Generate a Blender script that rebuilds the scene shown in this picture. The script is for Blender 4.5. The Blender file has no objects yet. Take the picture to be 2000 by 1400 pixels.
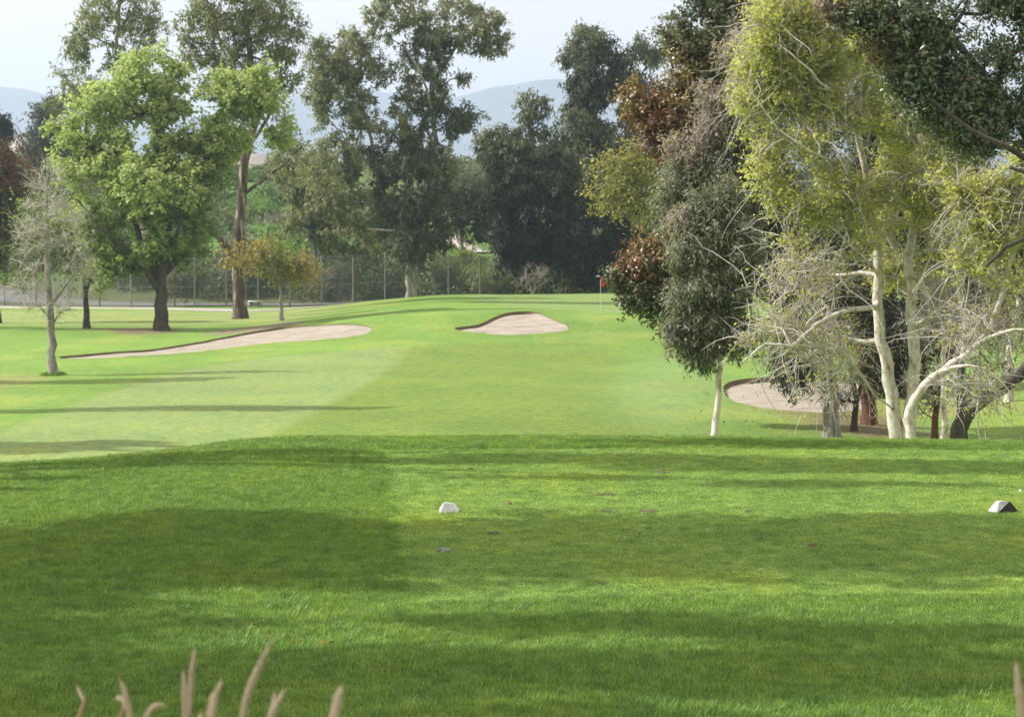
import bpy, math, random
import numpy as np
from mathutils import Vector

# ------------------------------------------------------------------ camera, sky, sun, exposure
S = bpy.context.scene
F = 4500.0            # focal length in photograph pixels (2000 wide)
HOR = 450.0           # eye level row in the photograph
cam_data = bpy.data.cameras.new('camera')
cam = bpy.data.objects.new('camera', cam_data)
S.collection.objects.link(cam)
cam.location = (0, 0, 0)
cam.rotation_euler = (math.radians(90), 0, 0)
cam_data.sensor_width = 36.0
cam_data.lens = 36.0 * F / 2000.0
cam_data.shift_y = -(700 - HOR) / 2000.0
cam_data.clip_start = 0.5
cam_data.clip_end = 40000
cam_data.dof.use_dof = True
cam_data.dof.focus_distance = 24.0
cam_data.dof.aperture_fstop = 7.0
S.camera = cam

SUN_EL = math.radians(40)
SUN_AZ = math.radians(6)      # the sun stands left of the view and a little beyond it
to_sun = Vector((-math.cos(SUN_EL) * math.cos(SUN_AZ), math.cos(SUN_EL) * math.sin(SUN_AZ), math.sin(SUN_EL)))
world = bpy.data.worlds.new('World')
S.world = world
world.use_nodes = True
wn = world.node_tree
for n in list(wn.nodes):
    wn.nodes.remove(n)
w_out = wn.nodes.new('ShaderNodeOutputWorld')
w_bg = wn.nodes.new('ShaderNodeBackground')
w_sky = wn.nodes.new('ShaderNodeTexSky')
w_sky.sky_type = 'NISHITA'
w_sky.sun_disc = False
w_sky.sun_elevation = SUN_EL
w_sky.sun_rotation = math.atan2(to_sun.x, to_sun.y)
w_sky.air_density = 1.0
w_sky.dust_density = 3.0
w_sky.ozone_density = 1.0
w_mix = wn.nodes.new('ShaderNodeMix')
w_mix.data_type = 'RGBA'
w_mix.inputs[0].default_value = 0.72          # thin even cloud veil over the blue
w_mix.inputs[7].default_value = (8.1, 7.05, 6.15, 1)
wn.links.new(w_sky.outputs[0], w_mix.inputs[6])
wn.links.new(w_mix.outputs[2], w_bg.inputs[0])
w_bg.inputs[1].default_value = 0.10
wn.links.new(w_bg.outputs[0], w_out.inputs[0])

sun_data = bpy.data.lights.new('sun', 'SUN')
sun_data.energy = 4.0
sun_data.angle = math.radians(0.53)
sun_data.color = (1.0, 0.95, 0.87)
sun = bpy.data.objects.new('sun', sun_data)
S.collection.objects.link(sun)
sun.rotation_euler = to_sun.to_track_quat('Z', 'Y').to_euler()

S.view_settings.view_transform = 'Standard'
S.view_settings.look = 'None'
S.view_settings.gamma = 1
S.view_settings.use_curve_mapping = False
S.view_settings.exposure = 0.98
S.render.engine = 'CYCLES'
S.cycles.max_bounces = 6
S.cycles.diffuse_bounces = 3
S.cycles.glossy_bounces = 2
S.cycles.transmission_bounces = 4
S.cycles.volume_bounces = 1
S.cycles.transparent_max_bounces = 8
S.cycles.caustics_reflective = False
S.cycles.caustics_refractive = False
S.cycles.use_denoising = True
S.cycles.use_fast_gi = False

# ------------------------------------------------------------------ helpers
C = S.collection
R = np.random.default_rng(11)


def tag(o, label=None, cat=None, group=None, kind=None):
    if label: o['label'] = label
    if cat: o['category'] = cat
    if group: o['group'] = group
    if kind: o['kind'] = kind
    return o


def empty(name, loc, label, cat, group=None):
    o = bpy.data.objects.new(name, None)
    o.empty_display_size = 0.2
    C.objects.link(o)
    o.location = loc
    return tag(o, label, cat, group)


def mesh_np(name, V, Fq, Ft=None, col=None, smooth=False):
    V = np.asarray(V, dtype=np.float32)
    Fq = np.zeros((0, 4), np.int32) if Fq is None else np.asarray(Fq, np.int32).reshape(-1, 4)
    Ft = np.zeros((0, 3), np.int32) if Ft is None else np.asarray(Ft, np.int32).reshape(-1, 3)
    me = bpy.data.meshes.new(name)
    me.vertices.add(len(V))
    me.vertices.foreach_set('co', V.ravel())
    nl = Fq.size + Ft.size
    me.loops.add(nl)
    me.loops.foreach_set('vertex_index', np.concatenate([Fq.ravel(), Ft.ravel()]).astype(np.int32))
    nq, nt = len(Fq), len(Ft)
    me.polygons.add(nq + nt)
    st = np.concatenate([np.arange(nq) * 4, nq * 4 + np.arange(nt) * 3]).astype(np.int32)
    me.polygons.foreach_set('loop_start', st)
    if smooth:
        me.polygons.foreach_set('use_smooth', np.ones(nq + nt, dtype=bool))
    me.update(calc_edges=True)
    if col is not None:
        a = me.color_attributes.new('Col', 'FLOAT_COLOR', 'POINT')
        c4 = np.ones((len(V), 4), np.float32)
        c4[:, :3] = col
        a.data.foreach_set('color', c4.ravel())
    return me


def link(name, me, mat, parent=None, loc=None):
    o = bpy.data.objects.new(name, me)
    C.objects.link(o)
    if mat is not None and not me.materials:
        me.materials.append(mat)
    if parent is not None:
        o.parent = parent
    if loc is not None:
        o.location = loc
    return o


def sstep(a, b, x):
    t = np.clip((x - a) / (b - a), 0, 1)
    return t * t * (3 - 2 * t)


def vnoise(x, y, seed=0):
    """smooth value noise in numpy, 0..1"""
    xi = np.floor(x).astype(np.int64); yi = np.floor(y).astype(np.int64)
    xf = x - xi; yf = y - yi
    xf = xf * xf * (3 - 2 * xf); yf = yf * yf * (3 - 2 * yf)

    def h(i, j):
        n = (i * 374761393 + j * 668265263 + seed * 982451653) & 0x7fffffff
        n = ((n ^ (n >> 13)) * 1274126177) & 0x7fffffff
        return ((n ^ (n >> 16)) & 0xffff) / 65535.0
    return (h(xi, yi) * (1 - xf) + h(xi + 1, yi) * xf) * (1 - yf) + (h(xi, yi + 1) * (1 - xf) + h(xi + 1, yi + 1) * xf) * yf


def fbm(x, y, seed=0, o=4):
    s = 0; a = 0.5; t = 0
    for k in range(o):
        s = s + a * vnoise(x * 2 ** k, y * 2 ** k, seed + k); t += a; a *= 0.5
    return s / t


def interp(x, pts):
    return np.interp(x, [p[0] for p in pts], [p[1] for p in pts])


# ------------------------------------------------------------------ the lie of the land
CENTRE = [(-60, -1.7), (3, -1.75), (12, -2.62), (17.4, -2.80), (30.6, -2.80), (31.4, -2.83), (34, -3.6), (44, -5.5), (52, -5.75), (60, -5.55), (72, -5.42), (80, -5.34),
          (95, -5.18), (106, -5.02), (113, -4.62), (119, -4.30), (126, -4.36), (140, -4.36), (155, -4.22), (158, -4.35), (170, -5.5)]
SIDE_L = [(-60, -1.7), (3, -1.85), (12, -2.72), (17.4, -2.88), (24, -2.86), (28.8, -2.89), (30.4, -3.12), (33, -3.9), (42, -5.4), (50, -5.62), (60, -5.52), (88, -5.5), (112, -5.5), (130, -5.5), (155, -5.46), (170, -5.46)]
SIDE_R = [(-60, -1.7), (3, -1.8), (12, -2.66), (17.4, -2.80), (30.6, -2.82), (31.4, -2.86), (34, -3.6), (44, -5.5), (52, -5.9), (60, -5.95), (72, -5.75), (88, -5.4), (110, -4.9), (140, -4.5), (155, -4.4), (170, -5.4)]
HILL = [(168, 0), (176, 0.5), (200, 3.6), (225, 7.2), (262, 11.6), (300, 13.6), (340, 12.5), (420, 6), (520, -3), (700, -14), (4500, -30)]


def _sm(Y, pts):
    # average of a few shifted samples rounds the profile's corners
    w = np.where(Y > 60, 2.5, 0.7)
    s = 0
    for k, g in ((-1.0, .15), (-.5, .22), (0, .26), (.5, .22), (1.0, .15)):
        s = s + g * interp(Y + k * w, pts)
    return s


def zt(x, Y):
    x = np.asarray(x, float); Y = np.asarray(Y, float)
    c = _sm(Y, CENTRE); l = _sm(Y, SIDE_L); r = _sm(Y, SIDE_R)
    near = Y < 45
    tl = np.where(near, sstep(-2.8, -7.0, x), sstep(-3.0, -17.5, x))
    tr = np.where(near, sstep(3, 8, x), sstep(6, 16, x))
    z = c + (l - c) * tl + (r - c) * tr
    z = z + interp(Y, HILL) * (0.75 + 0.25 * sstep(60, -20, x)) * sstep(164, 180, Y)
    und = (fbm(x * 0.10 + 9, Y * 0.10, 3, 3) - 0.5)
    amp = interp(Y, [(0, .1), (30, .12), (45, .3), (170, .3), (210, 2.5), (400, 5)])
    z = z + und * amp
    # little ridge at the left far shoulder of the tee mound
    z = z - 0.35 * sstep(-5.5, -14, x) * (near)
    # right hand ground rises a little beyond the trunks
    z = z + 0.55 * sstep(11, 18, x) * sstep(46, 70, Y) * sstep(120, 80, Y)
    return z


def hit(px, py, y0=9.0, y1=900.0):
    """ground point seen at a pixel of the photograph"""
    Y = np.concatenate([np.arange(y0, 60, .05), np.arange(60, 330, .15), np.arange(330, y1, 4)])
    zr = (HOR - py) / F * Y
    g = zt((px - 1000) / F * Y, Y)
    k = np.argmax(g > zr)
    Yh = Y[k]
    x = (px - 1000) / F * Yh
    return np.array([x, Yh, float(zt(x, Yh))])


def hit_after(px, py, ymin):
    return hit(px, py, ymin)


def W(px, py, Y):
    return np.array([(px - 1000) / F * Y, Y, (HOR - py) / F * Y])


def poly_world(pts, ymin=9.0):
    return np.array([hit(p[0], p[1], ymin)[:2] for p in pts])


def poly_sdf(P, x, y):
    """signed distance to polygon P (positive inside)"""
    x = np.asarray(x, float); y = np.asarray(y, float)
    d = np.full(x.shape, 1e9); ins = np.zeros(x.shape, bool)
    n = len(P)
    for i in range(n):
        ax, ay = P[i]; bx, by = P[(i + 1) % n]
        ex, ey = bx - ax, by - ay
        t = np.clip(((x - ax) * ex + (y - ay) * ey) / (ex * ex + ey * ey + 1e-12), 0, 1)
        d = np.minimum(d, np.hypot(x - ax - t * ex, y - ay - t * ey))
        c = (ay > y) != (by > y)
        xx = ax + (y - ay) * ex / (ey if abs(ey) > 1e-9 else 1e-9)
        ins ^= c & (x < xx)
    return np.where(ins, d, -d)


def smooth_closed(P, n=160):
    P = np.asarray(P, float); m = len(P); out = []
    per = max(2, n // m)
    for i in range(m):
        p0, p1, p2, p3 = P[(i - 1) % m], P[i], P[(i + 1) % m], P[(i + 2) % m]
        for k in range(per):
            t = k / per
            out.append(0.5 * ((2 * p1) + (-p0 + p2) * t + (2 * p0 - 5 * p1 + 4 * p2 - p3) * t * t + (-p0 + 3 * p1 - 3 * p2 + p3) * t ** 3))
    return np.array(out)


def smooth_open(P, step):
    P = np.asarray(P, float)
    if len(P) == 2:
        P = np.array([P[0], (P[0] + P[1]) / 2, P[1]])
    Q = np.vstack([2 * P[0] - P[1], P, 2 * P[-1] - P[-2]]); out = []
    for i in range(1, len(Q) - 2):
        p0, p1, p2, p3 = Q[i - 1], Q[i], Q[i + 1], Q[i + 2]
        L = np.linalg.norm((p2 - p1)[:3]); k = max(1, int(math.ceil(L / step)))
        for j in range(k):
            t = j / k
            out.append(0.5 * ((2 * p1) + (-p0 + p2) * t + (2 * p0 - 5 * p1 + 4 * p2 - p3) * t * t + (-p0 + 3 * p1 - 3 * p2 + p3) * t ** 3))
    out.append(Q[-2])
    return np.array(out)


# ------------------------------------------------------------------ materials
def new_mat(name):
    m = bpy.data.materials.new(name); m.use_nodes = True
    nt = m.node_tree
    for n in list(nt.nodes): nt.nodes.remove(n)
    o = nt.nodes.new('ShaderNodeOutputMaterial')
    return m, nt, o


def N(nt, t, **kw):
    n = nt.nodes.new(t)
    for k, v in kw.items(): setattr(n, k, v)
    return n


def ramp(nt, src, stops):
    r = N(nt, 'ShaderNodeValToRGB')
    while len(r.color_ramp.elements) < len(stops): r.color_ramp.elements.new(0.5)
    for e, (p, c) in zip(r.color_ramp.elements, stops):
        e.position = p; e.color = (*c, 1) if len(c) == 3 else c
    nt.links.new(src, r.inputs[0])
    return r.outputs[0]


def mul(nt, a, b, f=1.0, mode='MULTIPLY'):
    m = N(nt, 'ShaderNodeMix', data_type='RGBA', blend_type=mode)
    m.inputs[0].default_value = f
    for s, i in ((a, 6), (b, 7)):
        if hasattr(s, 'links'): nt.links.new(s, m.inputs[i])
        else: m.inputs[i].default_value = (*s, 1)
    return m.outputs[2]


def noise(nt, scale, detail=4, vec=None, rough=0.55):
    n = N(nt, 'ShaderNodeTexNoise')
    n.inputs['Scale'].default_value = scale; n.inputs['Detail'].default_value = detail
    n.inputs['Roughness'].default_value = rough
    if vec is not None: nt.links.new(vec, n.inputs['Vector'])
    return n.outputs[0]


def stretch(nt, sx, sy, sz, src='pos'):
    g = N(nt, 'ShaderNodeNewGeometry') if src == 'pos' else N(nt, 'ShaderNodeTexCoord')
    m = N(nt, 'ShaderNodeMapping')
    m.inputs['Scale'].default_value = (sx, sy, sz)
    nt.links.new(g.outputs['Position' if src == 'pos' else 'Object'], m.inputs['Vector'])
    return m.outputs[0]


def simple(name, col, rough=0.8, var=0.25, scale=8, bump=0.0, metal=0.0, spec=0.3):
    m, nt, o = new_mat(name)
    b = N(nt, 'ShaderNodeBsdfPrincipled')
    b.inputs['Roughness'].default_value = rough; b.inputs['Metallic'].default_value = metal
    b.inputs['Specular IOR Level'].default_value = spec
    v = stretch(nt, 1, 1, 1, 'obj')
    f = noise(nt, scale, 5, v)
    c = ramp(nt, f, [(0.3, tuple(x * (1 - var) for x in col)), (0.7, tuple(min(1, x * (1 + var)) for x in col))])
    nt.links.new(c, b.inputs['Base Color'])
    if bump:
        bp = N(nt, 'ShaderNodeBump'); bp.inputs['Strength'].default_value = bump
        nt.links.new(noise(nt, scale * 3, 6, v), bp.inputs['Height']); nt.links.new(bp.outputs[0], b.inputs['Normal'])
    nt.links.new(b.outputs[0], o.inputs[0])
    return m


def turf_variation(nt):
    """colour variation of living turf in world space, shared by the ground and the blades that grow on it"""
    a = noise(nt, 0.55, 3, stretch(nt, 1, .55, 0))
    b = noise(nt, 3.2, 4, stretch(nt, 1, .8, 0))
    e = noise(nt, 9.0, 3, stretch(nt, 1, .5, 0))
    ce = ramp(nt, e, [(0.3, (0.80, 0.84, 0.80)), (0.5, (1, 1, 1)), (0.72, (1.12, 1.10, 1.12))])
    ca = ramp(nt, a, [(0.3, (0.86, 0.91, 0.88)), (0.5, (1, 1, 1)), (0.72, (1.15, 1.05, 0.82))])
    cb = ramp(nt, b, [(0.28, (0.70, 0.80, 0.78)), (0.52, (1, 1, 1)), (0.74, (1.20, 1.13, 1.04))])
    return mul(nt, mul(nt, ca, cb), ce)


def ground_mat():
    m, nt, o = new_mat('turf')
    at = N(nt, 'ShaderNodeVertexColor', layer_name='Col')
    c = mul(nt, at.outputs[0], turf_variation(nt))
    fine = noise(nt, 26, 3, stretch(nt, 1, .6, 1), 0.7)
    c = mul(nt, c, ramp(nt, fine, [(0.25, (0.72, 0.76, 0.72)), (0.5, (1, 1, 1)), (0.8, (1.22, 1.18, 1.1))]))
    b = N(nt, 'ShaderNodeBsdfPrincipled')
    b.inputs['Roughness'].default_value = 0.9; b.inputs['Specular IOR Level'].default_value = 0.15
    nt.links.new(c, b.inputs['Base Color'])
    bp = N(nt, 'ShaderNodeBump'); bp.inputs['Strength'].default_value = 0.5; bp.inputs['Distance'].default_value = 0.03
    nt.links.new(noise(nt, 18, 6, stretch(nt, 1, .6, 1), 0.7), bp.inputs['Height'])
    nt.links.new(bp.outputs[0], b.inputs['Normal'])
    nt.links.new(b.outputs[0], o.inputs[0])
    return m


def blade_mat(name, col):
    m, nt, o = new_mat(name)
    inf = N(nt, 'ShaderNodeObjectInfo')
    c = mul(nt, col, turf_variation(nt))
    c = mul(nt, c, ramp(nt, inf.outputs['Random'], [(0, (0.55, 0.60, 0.58)), (.5, (.95, .97, .92)), (1, (1.5, 1.4, 1.6))]))
    d = N(nt, 'ShaderNodeBsdfPrincipled'); d.inputs['Roughness'].default_value = 0.45
    d.inputs['Specular IOR Level'].default_value = 0.35
    t = N(nt, 'ShaderNodeBsdfTranslucent')
    nt.links.new(c, d.inputs['Base Color'])
    nt.links.new(mul(nt, c, (1.25, 1.3, 0.7)), t.inputs[0])
    mx = N(nt, 'ShaderNodeMixShader'); mx.inputs[0].default_value = 0.42
    nt.links.new(d.outputs[0], mx.inputs[1]); nt.links.new(t.outputs[0], mx.inputs[2])
    nt.links.new(mx.outputs[0], o.inputs[0])
    return m


def leaf_mat(name, trans=0.4, rough=0.5, spec=0.4):
    m, nt, o = new_mat(name)
    at = N(nt, 'ShaderNodeVertexColor', layer_name='Col')
    d = N(nt, 'ShaderNodeBsdfPrincipled'); d.inputs['Roughness'].default_value = rough
    d.inputs['Specular IOR Level'].default_value = spec
    t = N(nt, 'ShaderNodeBsdfTranslucent')
    nt.links.new(at.outputs[0], d.inputs['Base Color'])
    nt.links.new(mul(nt, at.outputs[0], (1.2, 1.25, 0.75)), t.inputs[0])
    mx = N(nt, 'ShaderNodeMixShader'); mx.inputs[0].default_value = trans
    nt.links.new(d.outputs[0], mx.inputs[1]); nt.links.new(t.outputs[0], mx.inputs[2])
    nt.links.new(mx.outputs[0], o.inputs[0])
    return m


def bark_mat(name, stops, scale=(3, 3, 0.8), fscale=2.0, bump=0.6, rough=0.85):
    m, nt, o = new_mat(name)
    b = N(nt, 'ShaderNodeBsdfPrincipled'); b.inputs['Roughness'].default_value = rough
    b.inputs['Specular IOR Level'].default_value = 0.2
    v = stretch(nt, *scale)
    f = noise(nt, fscale, 6, v, 0.62)
    c = ramp(nt, f, stops)
    nt.links.new(mul(nt, c, ramp(nt, noise(nt, fscale * 7, 4, v), [(0.3, (.75, .75, .75)), (0.7, (1.15, 1.15, 1.15))])), b.inputs['Base Color'])
    bp = N(nt, 'ShaderNodeBump'); bp.inputs['Strength'].default_value = bump; bp.inputs['Distance'].default_value = 0.03
    nt.links.new(noise(nt, fscale * 5, 6, v), bp.inputs['Height']); nt.links.new(bp.outputs[0], b.inputs['Normal'])
    nt.links.new(b.outputs[0], o.inputs[0])
    return m


M = {}
M['turf'] = ground_mat()
M['rough_blade'] = blade_mat('rough_grass_blade', (0.178, 0.292, 0.062))
M['tee_blade'] = blade_mat('tee_grass_blade', (0.240, 0.350, 0.108))
M['leaf'] = leaf_mat('soft_leaf', 0.42, 0.55, 0.3)
M['leaf_gloss'] = leaf_mat('glossy_leaf', 0.22, 0.38, 0.6)
M['leaf_young'] = leaf_mat('young_leaf', 0.5, 0.5, 0.3)
M['bark_dark'] = bark_mat('dark_bark', [(0.3, (.035, .03, .027)), (0.7, (.11, .095, .08))])
M['bark_grey'] = bark_mat('grey_bark', [(0.3, (.10, .095, .085)), (0.5, (.24, .225, .20)), (0.7, (.42, .40, .37))])
M['bark_white'] = bark_mat('white_bark', [(0.28, (.15, .115, .085)), (0.40, (.42, .37, .30)), (0.52, (.62, .58, .52)), (0.8, (.74, .71, .66))], (2.2, 2.2, 1.1), 3.0, 0.45)
M['bark_patch'] = bark_mat('patchy_gum_bark', [(0.38, (.05, .035, .028)), (0.54, (.12, .09, .07)), (0.62, (.36, .32, .28)), (0.8, (.45, .40, .35))], (3.2, 3.2, 0.45), 1.6, 0.6)
M['bark_pale'] = bark_mat('pale_gum_bark', [(0.3, (.16, .14, .12)), (0.5, (.30, .27, .23)), (0.8, (.42, .39, .35))], (2, 2, 0.6), 1.8, 0.4)
M['bark_red'] = bark_mat('red_brown_bark', [(0.3, (.05, .025, .018)), (0.7, (.19, .095, .06))], (6, 6, 1), 2.0, 0.8)
M['bark_twig'] = bark_mat('grey_twig_bark', [(0.3, (.33, .31, .27)), (0.7, (.62, .59, .54))], (3, 3, 1), 2.0, 0.2)
M['sand'] = simple('bunker_sand', (.300, .265, .220), 0.95, 0.22, 1.1, 1.0, 0, 0.1)
M['soil'] = simple('dry_soil', (.11, .085, .05), 0.95, 0.4, 3.0, 0.6, 0, 0.1)
M['concrete'] = simple('path_concrete', (.36, .33, .29), 0.9, 0.15, 1.5, 0.2)
M['asphalt'] = simple('road_asphalt', (.13, .128, .125), 0.9, 0.2, 0.6, 0.2)
M['steel'] = simple('galvanised_steel', (.22, .235, .24), 0.55, 0.15, 5, 0, 0.2)
M['rust'] = simple('weathered_post', (.22, .18, .14), 0.8, 0.25, 5, 0.2, 0.0)
M['wire'] = simple('fence_wire', (.20, .22, .22), 0.6, 0.1, 5, 0, 0.2)
M['rock_white'] = simple('white_painted_rock', (.62, .62, .66), 0.8, 0.12, 14, 0.6)
M['rock_grey'] = simple('worn_painted_rock', (.50, .49, .54), 0.8, 0.3, 11, 0.7)
M['rock_dark'] = simple('dark_rock_side', (.030, .027, .030), 0.85, 0.4, 12, 0.6)
M['white'] = simple('white_paint', (.55, .55, .55), 0.6, 0.06, 6)
M['red'] = simple('red_flag_cloth', (.62, .03, .05), 0.7, 0.08, 6)
M['black'] = simple('black_plastic', (.015, .015, .03), 0.5, 0.1, 6)
M['roof'] = simple('grey_roof_tile', (.22, .20, .19), 0.85, 0.2, 3)
M['plaster'] = simple('pale_plaster', (.50, .47, .43), 0.9, 0.08, 2)
M['glass'] = simple('dark_glass', (.03, .04, .05), 0.1, 0.1, 2, 0, 0, 0.8)
M['mountain'] = simple('mountain_scrub', (.050, .062, .060), 0.95, 0.45, 0.01, 0)
M['soil_dry'] = simple('divot_soil', (.085, .078, .042), 0.95, 0.35, 20, 0.4)
M['divot_sand'] = simple('divot_sand', (.20, .21, .17), 0.95, 0.3, 30, 0.4)

# ------------------------------------------------------------------ turf regions (plan shapes)
P_TEE = poly_world([(742, 879), (2300, 879), (2300, 1163), (1700, 1163), (1200, 1166), (792, 1182), (778, 1090), (766, 1000), (752, 930)])
P_FAIR = poly_world([(-300, 905), (-200, 870), (0, 845), (120, 800), (235, 758), (380, 717), (560, 694), (790, 676), (1000, 668), (1180, 672), (1225, 690), (1215, 730), (1200, 770), (1230, 815), (1300, 858), (1340, 900), (600, 905)], 45)
P_STRIPE = poly_world([(-300, 905), (-200, 870), (0, 845), (120, 800), (235, 758), (380, 717), (560, 694), (800, 676), (760, 720), (700, 760), (600, 812), (520, 858), (440, 900)], 45)
P_GREEN = poly_world([(905, 577), (990, 574), (1200, 575), (1300, 580), (1380, 592), (1300, 606), (1180, 612), (1100, 606), (1000, 600), (915, 588)], 112)
P_PATCH_R = poly_world([(1195, 770), (1235, 715), (1290, 690), (1380, 715), (1400, 780), (1330, 850), (1260, 840)], 45)
P_DIRT1 = poly_world([(395, 652), (470, 640), (560, 628), (600, 630), (540, 642), (470, 652), (410, 656)], 60)
P_DIRT2 = poly_world([(175, 640), (250, 640), (330, 643), (360, 648), (300, 653), (215, 651)], 60)
P_DIRT3 = poly_world([(1560, 805), (1640, 806), (1720, 812), (1780, 826), (1820, 850), (1700, 852), (1620, 835)], 45)
P_HILLGRASS = np.array([(-34, 182), (-14, 182), (-13, 215), (-15, 262), (-40, 290), (-70, 300), (-75, 200)])

P_HILL2 = np.array([(-7, 190), (-1, 190), (-1.5, 205), (-4, 222), (-8, 222)])

G_ROUGH = np.array((.128, .215, .042))
G_FAIR = np.array((.140, .210, .040))
G_STRIPE = np.array((.182, .252, .084))
G_TEE = np.array((.205, .310, .075))
G_GREEN = np.array((.170, .248, .078))
G_HILL = np.array((.085, .165, .035))
G_SCRUB = np.array((.085, .095, .045))


def ground_colour(x, Y):
    n1 = fbm(x * .08, Y * .05, 21); n2 = fbm(x * .5, Y * .25, 31)
    c = np.tile(G_ROUGH, (x.size, 1)).reshape(x.shape + (3,))
    far = sstep(40, 62, Y)[..., None]
    c = c * (1 + far * (.12 + .55 * (n1[..., None] - .5)))
    c = c + far * np.array((.045, .02, .01)) * sstep(.45, .75, n2)[..., None]

    def blend(c, P, col, w, var=0.12):
        s = poly_sdf(P, x, Y) + (n2 - .5) * w * 1.5
        k = sstep(-w, w, s)[..., None]
        return c * (1 - k) + (np.asarray(col) * (1 + var * (n1[..., None] - .5) * 2)) * k
    c = blend(c, P_FAIR, G_FAIR, 0.7)
    c = blend(c, P_STRIPE, G_STRIPE, 0.35)
    # mown passes: broad bands across the fairway, alternating slightly in shade
    band = np.sin((x * .35 + Y * .9) * 0.72)[..., None]
    c = c * (1 + .035 * far * band)
    c = blend(c, P_GREEN, G_GREEN, 0.8)
    k = sstep(-2, 2, poly_sdf(P_PATCH_R, x, Y))[..., None]
    c = c * (1 - .45 * k) + .45 * k * np.array((.17, .26, .115))
    # far lawn, left
    lawn = (sstep(131, 136, Y) * sstep(157, 154, Y) * sstep(-8, -15, x))[..., None]
    c = c * (1 - lawn) + np.array((.215, .275, .088)) * lawn
    for P, col, w in ((P_DIRT1, (.21, .165, .125), .5), (P_DIRT2, (.17, .125, .085), .9), (P_DIRT3, (.15, .105, .075), .9)):
        s = poly_sdf(P, x, Y) + (n2 - .5) * 2.0 * w
        k = (sstep(-w, w, s) * .85)[..., None]
        c = c * (1 - k) + np.array(col) * k
    # dry worn ground
    dry = (sstep(.66, .8, fbm(x * .16 + 4, Y * .07, 77)) * sstep(56, 66, Y) * sstep(160, 150, Y) * .5)[..., None]
    c = c * (1 - dry) + np.array((.23, .22, .085)) * dry
    h = sstep(163, 168, Y)[..., None]
    sc = G_SCRUB * (1 + .8 * (n2[..., None] - .5))
    hg = (sstep(-6, 5, poly_sdf(P_HILLGRASS, x, Y) + (n2 - .5) * 8))[..., None]
    hg = np.maximum(hg, (sstep(-3, 3, poly_sdf(P_HILL2, x, Y) + (n2 - .5) * 4))[..., None])
    c = c * (1 - h) + (sc * (1 - hg) + G_HILL * hg) * h
    # tee
    s = poly_sdf(P_TEE, x, Y)
    k = (sstep(-.06, .06, s + (n2 - .5) * .1) * (Y < 40))[..., None]
    c = c * (1 - k) + G_TEE * k
    return np.clip(c, .01, .6)


def build_ground():
    ud = np.linspace(-.25, .25, 301)
    us = np.array([.27, .30, .34, .4, .5, .65, .85, 1.1, 1.5, 2.1, 3.0])
    u = np.concatenate([-us[::-1], ud, us])
    a = 1 / np.linspace(1 / 55, 1 / 176, 260)
    rows = np.concatenate([np.array([-60, -40, -20, -8, 0, 4, 7, 9.5]), np.arange(11, 35, .12), np.arange(35, 55, .7), a,
                           np.arange(177.5, 340, 2.2), np.geomspace(342, 8200, 46)])
    YY, UU = np.meshgrid(rows, u, indexing='ij')
    g = np.maximum(YY, 15.0)
    XX = UU * g
    ZZ = zt(XX, YY)
    col = ground_colour(XX, YY)
    nr, nc = YY.shape
    V = np.stack([XX, YY, ZZ], -1).reshape(-1, 3)
    idx = np.arange(nr * nc).reshape(nr, nc)
    Q = np.stack([idx[:-1, :-1], idx[:-1, 1:], idx[1:, 1:], idx[1:, :-1]], -1).reshape(-1, 4)
    cc = V[Q].mean(1)
    # openings for the bunkers
    hole = np.zeros(len(Q), bool)
    for P in BUNKERS.values():
        sd = poly_sdf(P['poly'], V[:, 0], V[:, 1])
        hole |= (sd > -.3)[Q].all(1)
        V[:, 2] -= np.where(sd > -.35, .6, 0)
    reg = np.zeros(len(Q), int)
    near = cc[:, 1] < 40
    reg[(poly_sdf(P_TEE, cc[:, 0], cc[:, 1]) > 0) & near] = 1
    far = cc[:, 1] > 45
    reg[(poly_sdf(P_FAIR, cc[:, 0], cc[:, 1]) > 0) & far] = 2
    reg[(poly_sdf(P_GREEN, cc[:, 0], cc[:, 1]) > 0) & far] = 3
    reg[cc[:, 1] > 170] = 4
    names = ['rough', 'tee_box', 'fairway', 'putting_green', 'hillside']
    for r, nm in enumerate(names):
        q = Q[(reg == r) & ~hole]
        used = np.unique(q)
        remap = np.zeros(len(V), np.int32); remap[used] = np.arange(len(used))
        me = mesh_np(nm, V[used], remap[q], None, col.reshape(-1, 3)[used], True)
        tag(link(nm, me, M['turf']), kind='structure')


def bunker_spec():
    B = {}
    B['left'] = dict(poly=smooth_closed(poly_world([(118, 699), (220, 690), (300, 684), (380, 671), (450, 658), (540, 643), (620, 636), (690, 634), (724, 640), (720, 650), (690, 658), (610, 665), (520, 671), (430, 682), (330, 692), (220, 699), (150, 701)], 60), 150), drop=.05, label=None)
    B['mid'] = dict(poly=smooth_closed(poly_world([(888, 643), (930, 637), (965, 622), (1000, 612), (1045, 611), (1075, 622), (1112, 641), (1070, 650), (1000, 655), (930, 650)], 60), 150), drop=.10, label=None)
    B['right'] = dict(poly=smooth_closed(poly_world([(1415, 755), (1450, 744), (1530, 739), (1620, 741), (1690, 752), (1715, 775), (1690, 800), (1600, 806), (1520, 800), (1450, 790), (1420, 778)], 45), 150), drop=.12, label=None)
    return B


BUNKERS = bunker_spec()
build_ground()


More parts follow.
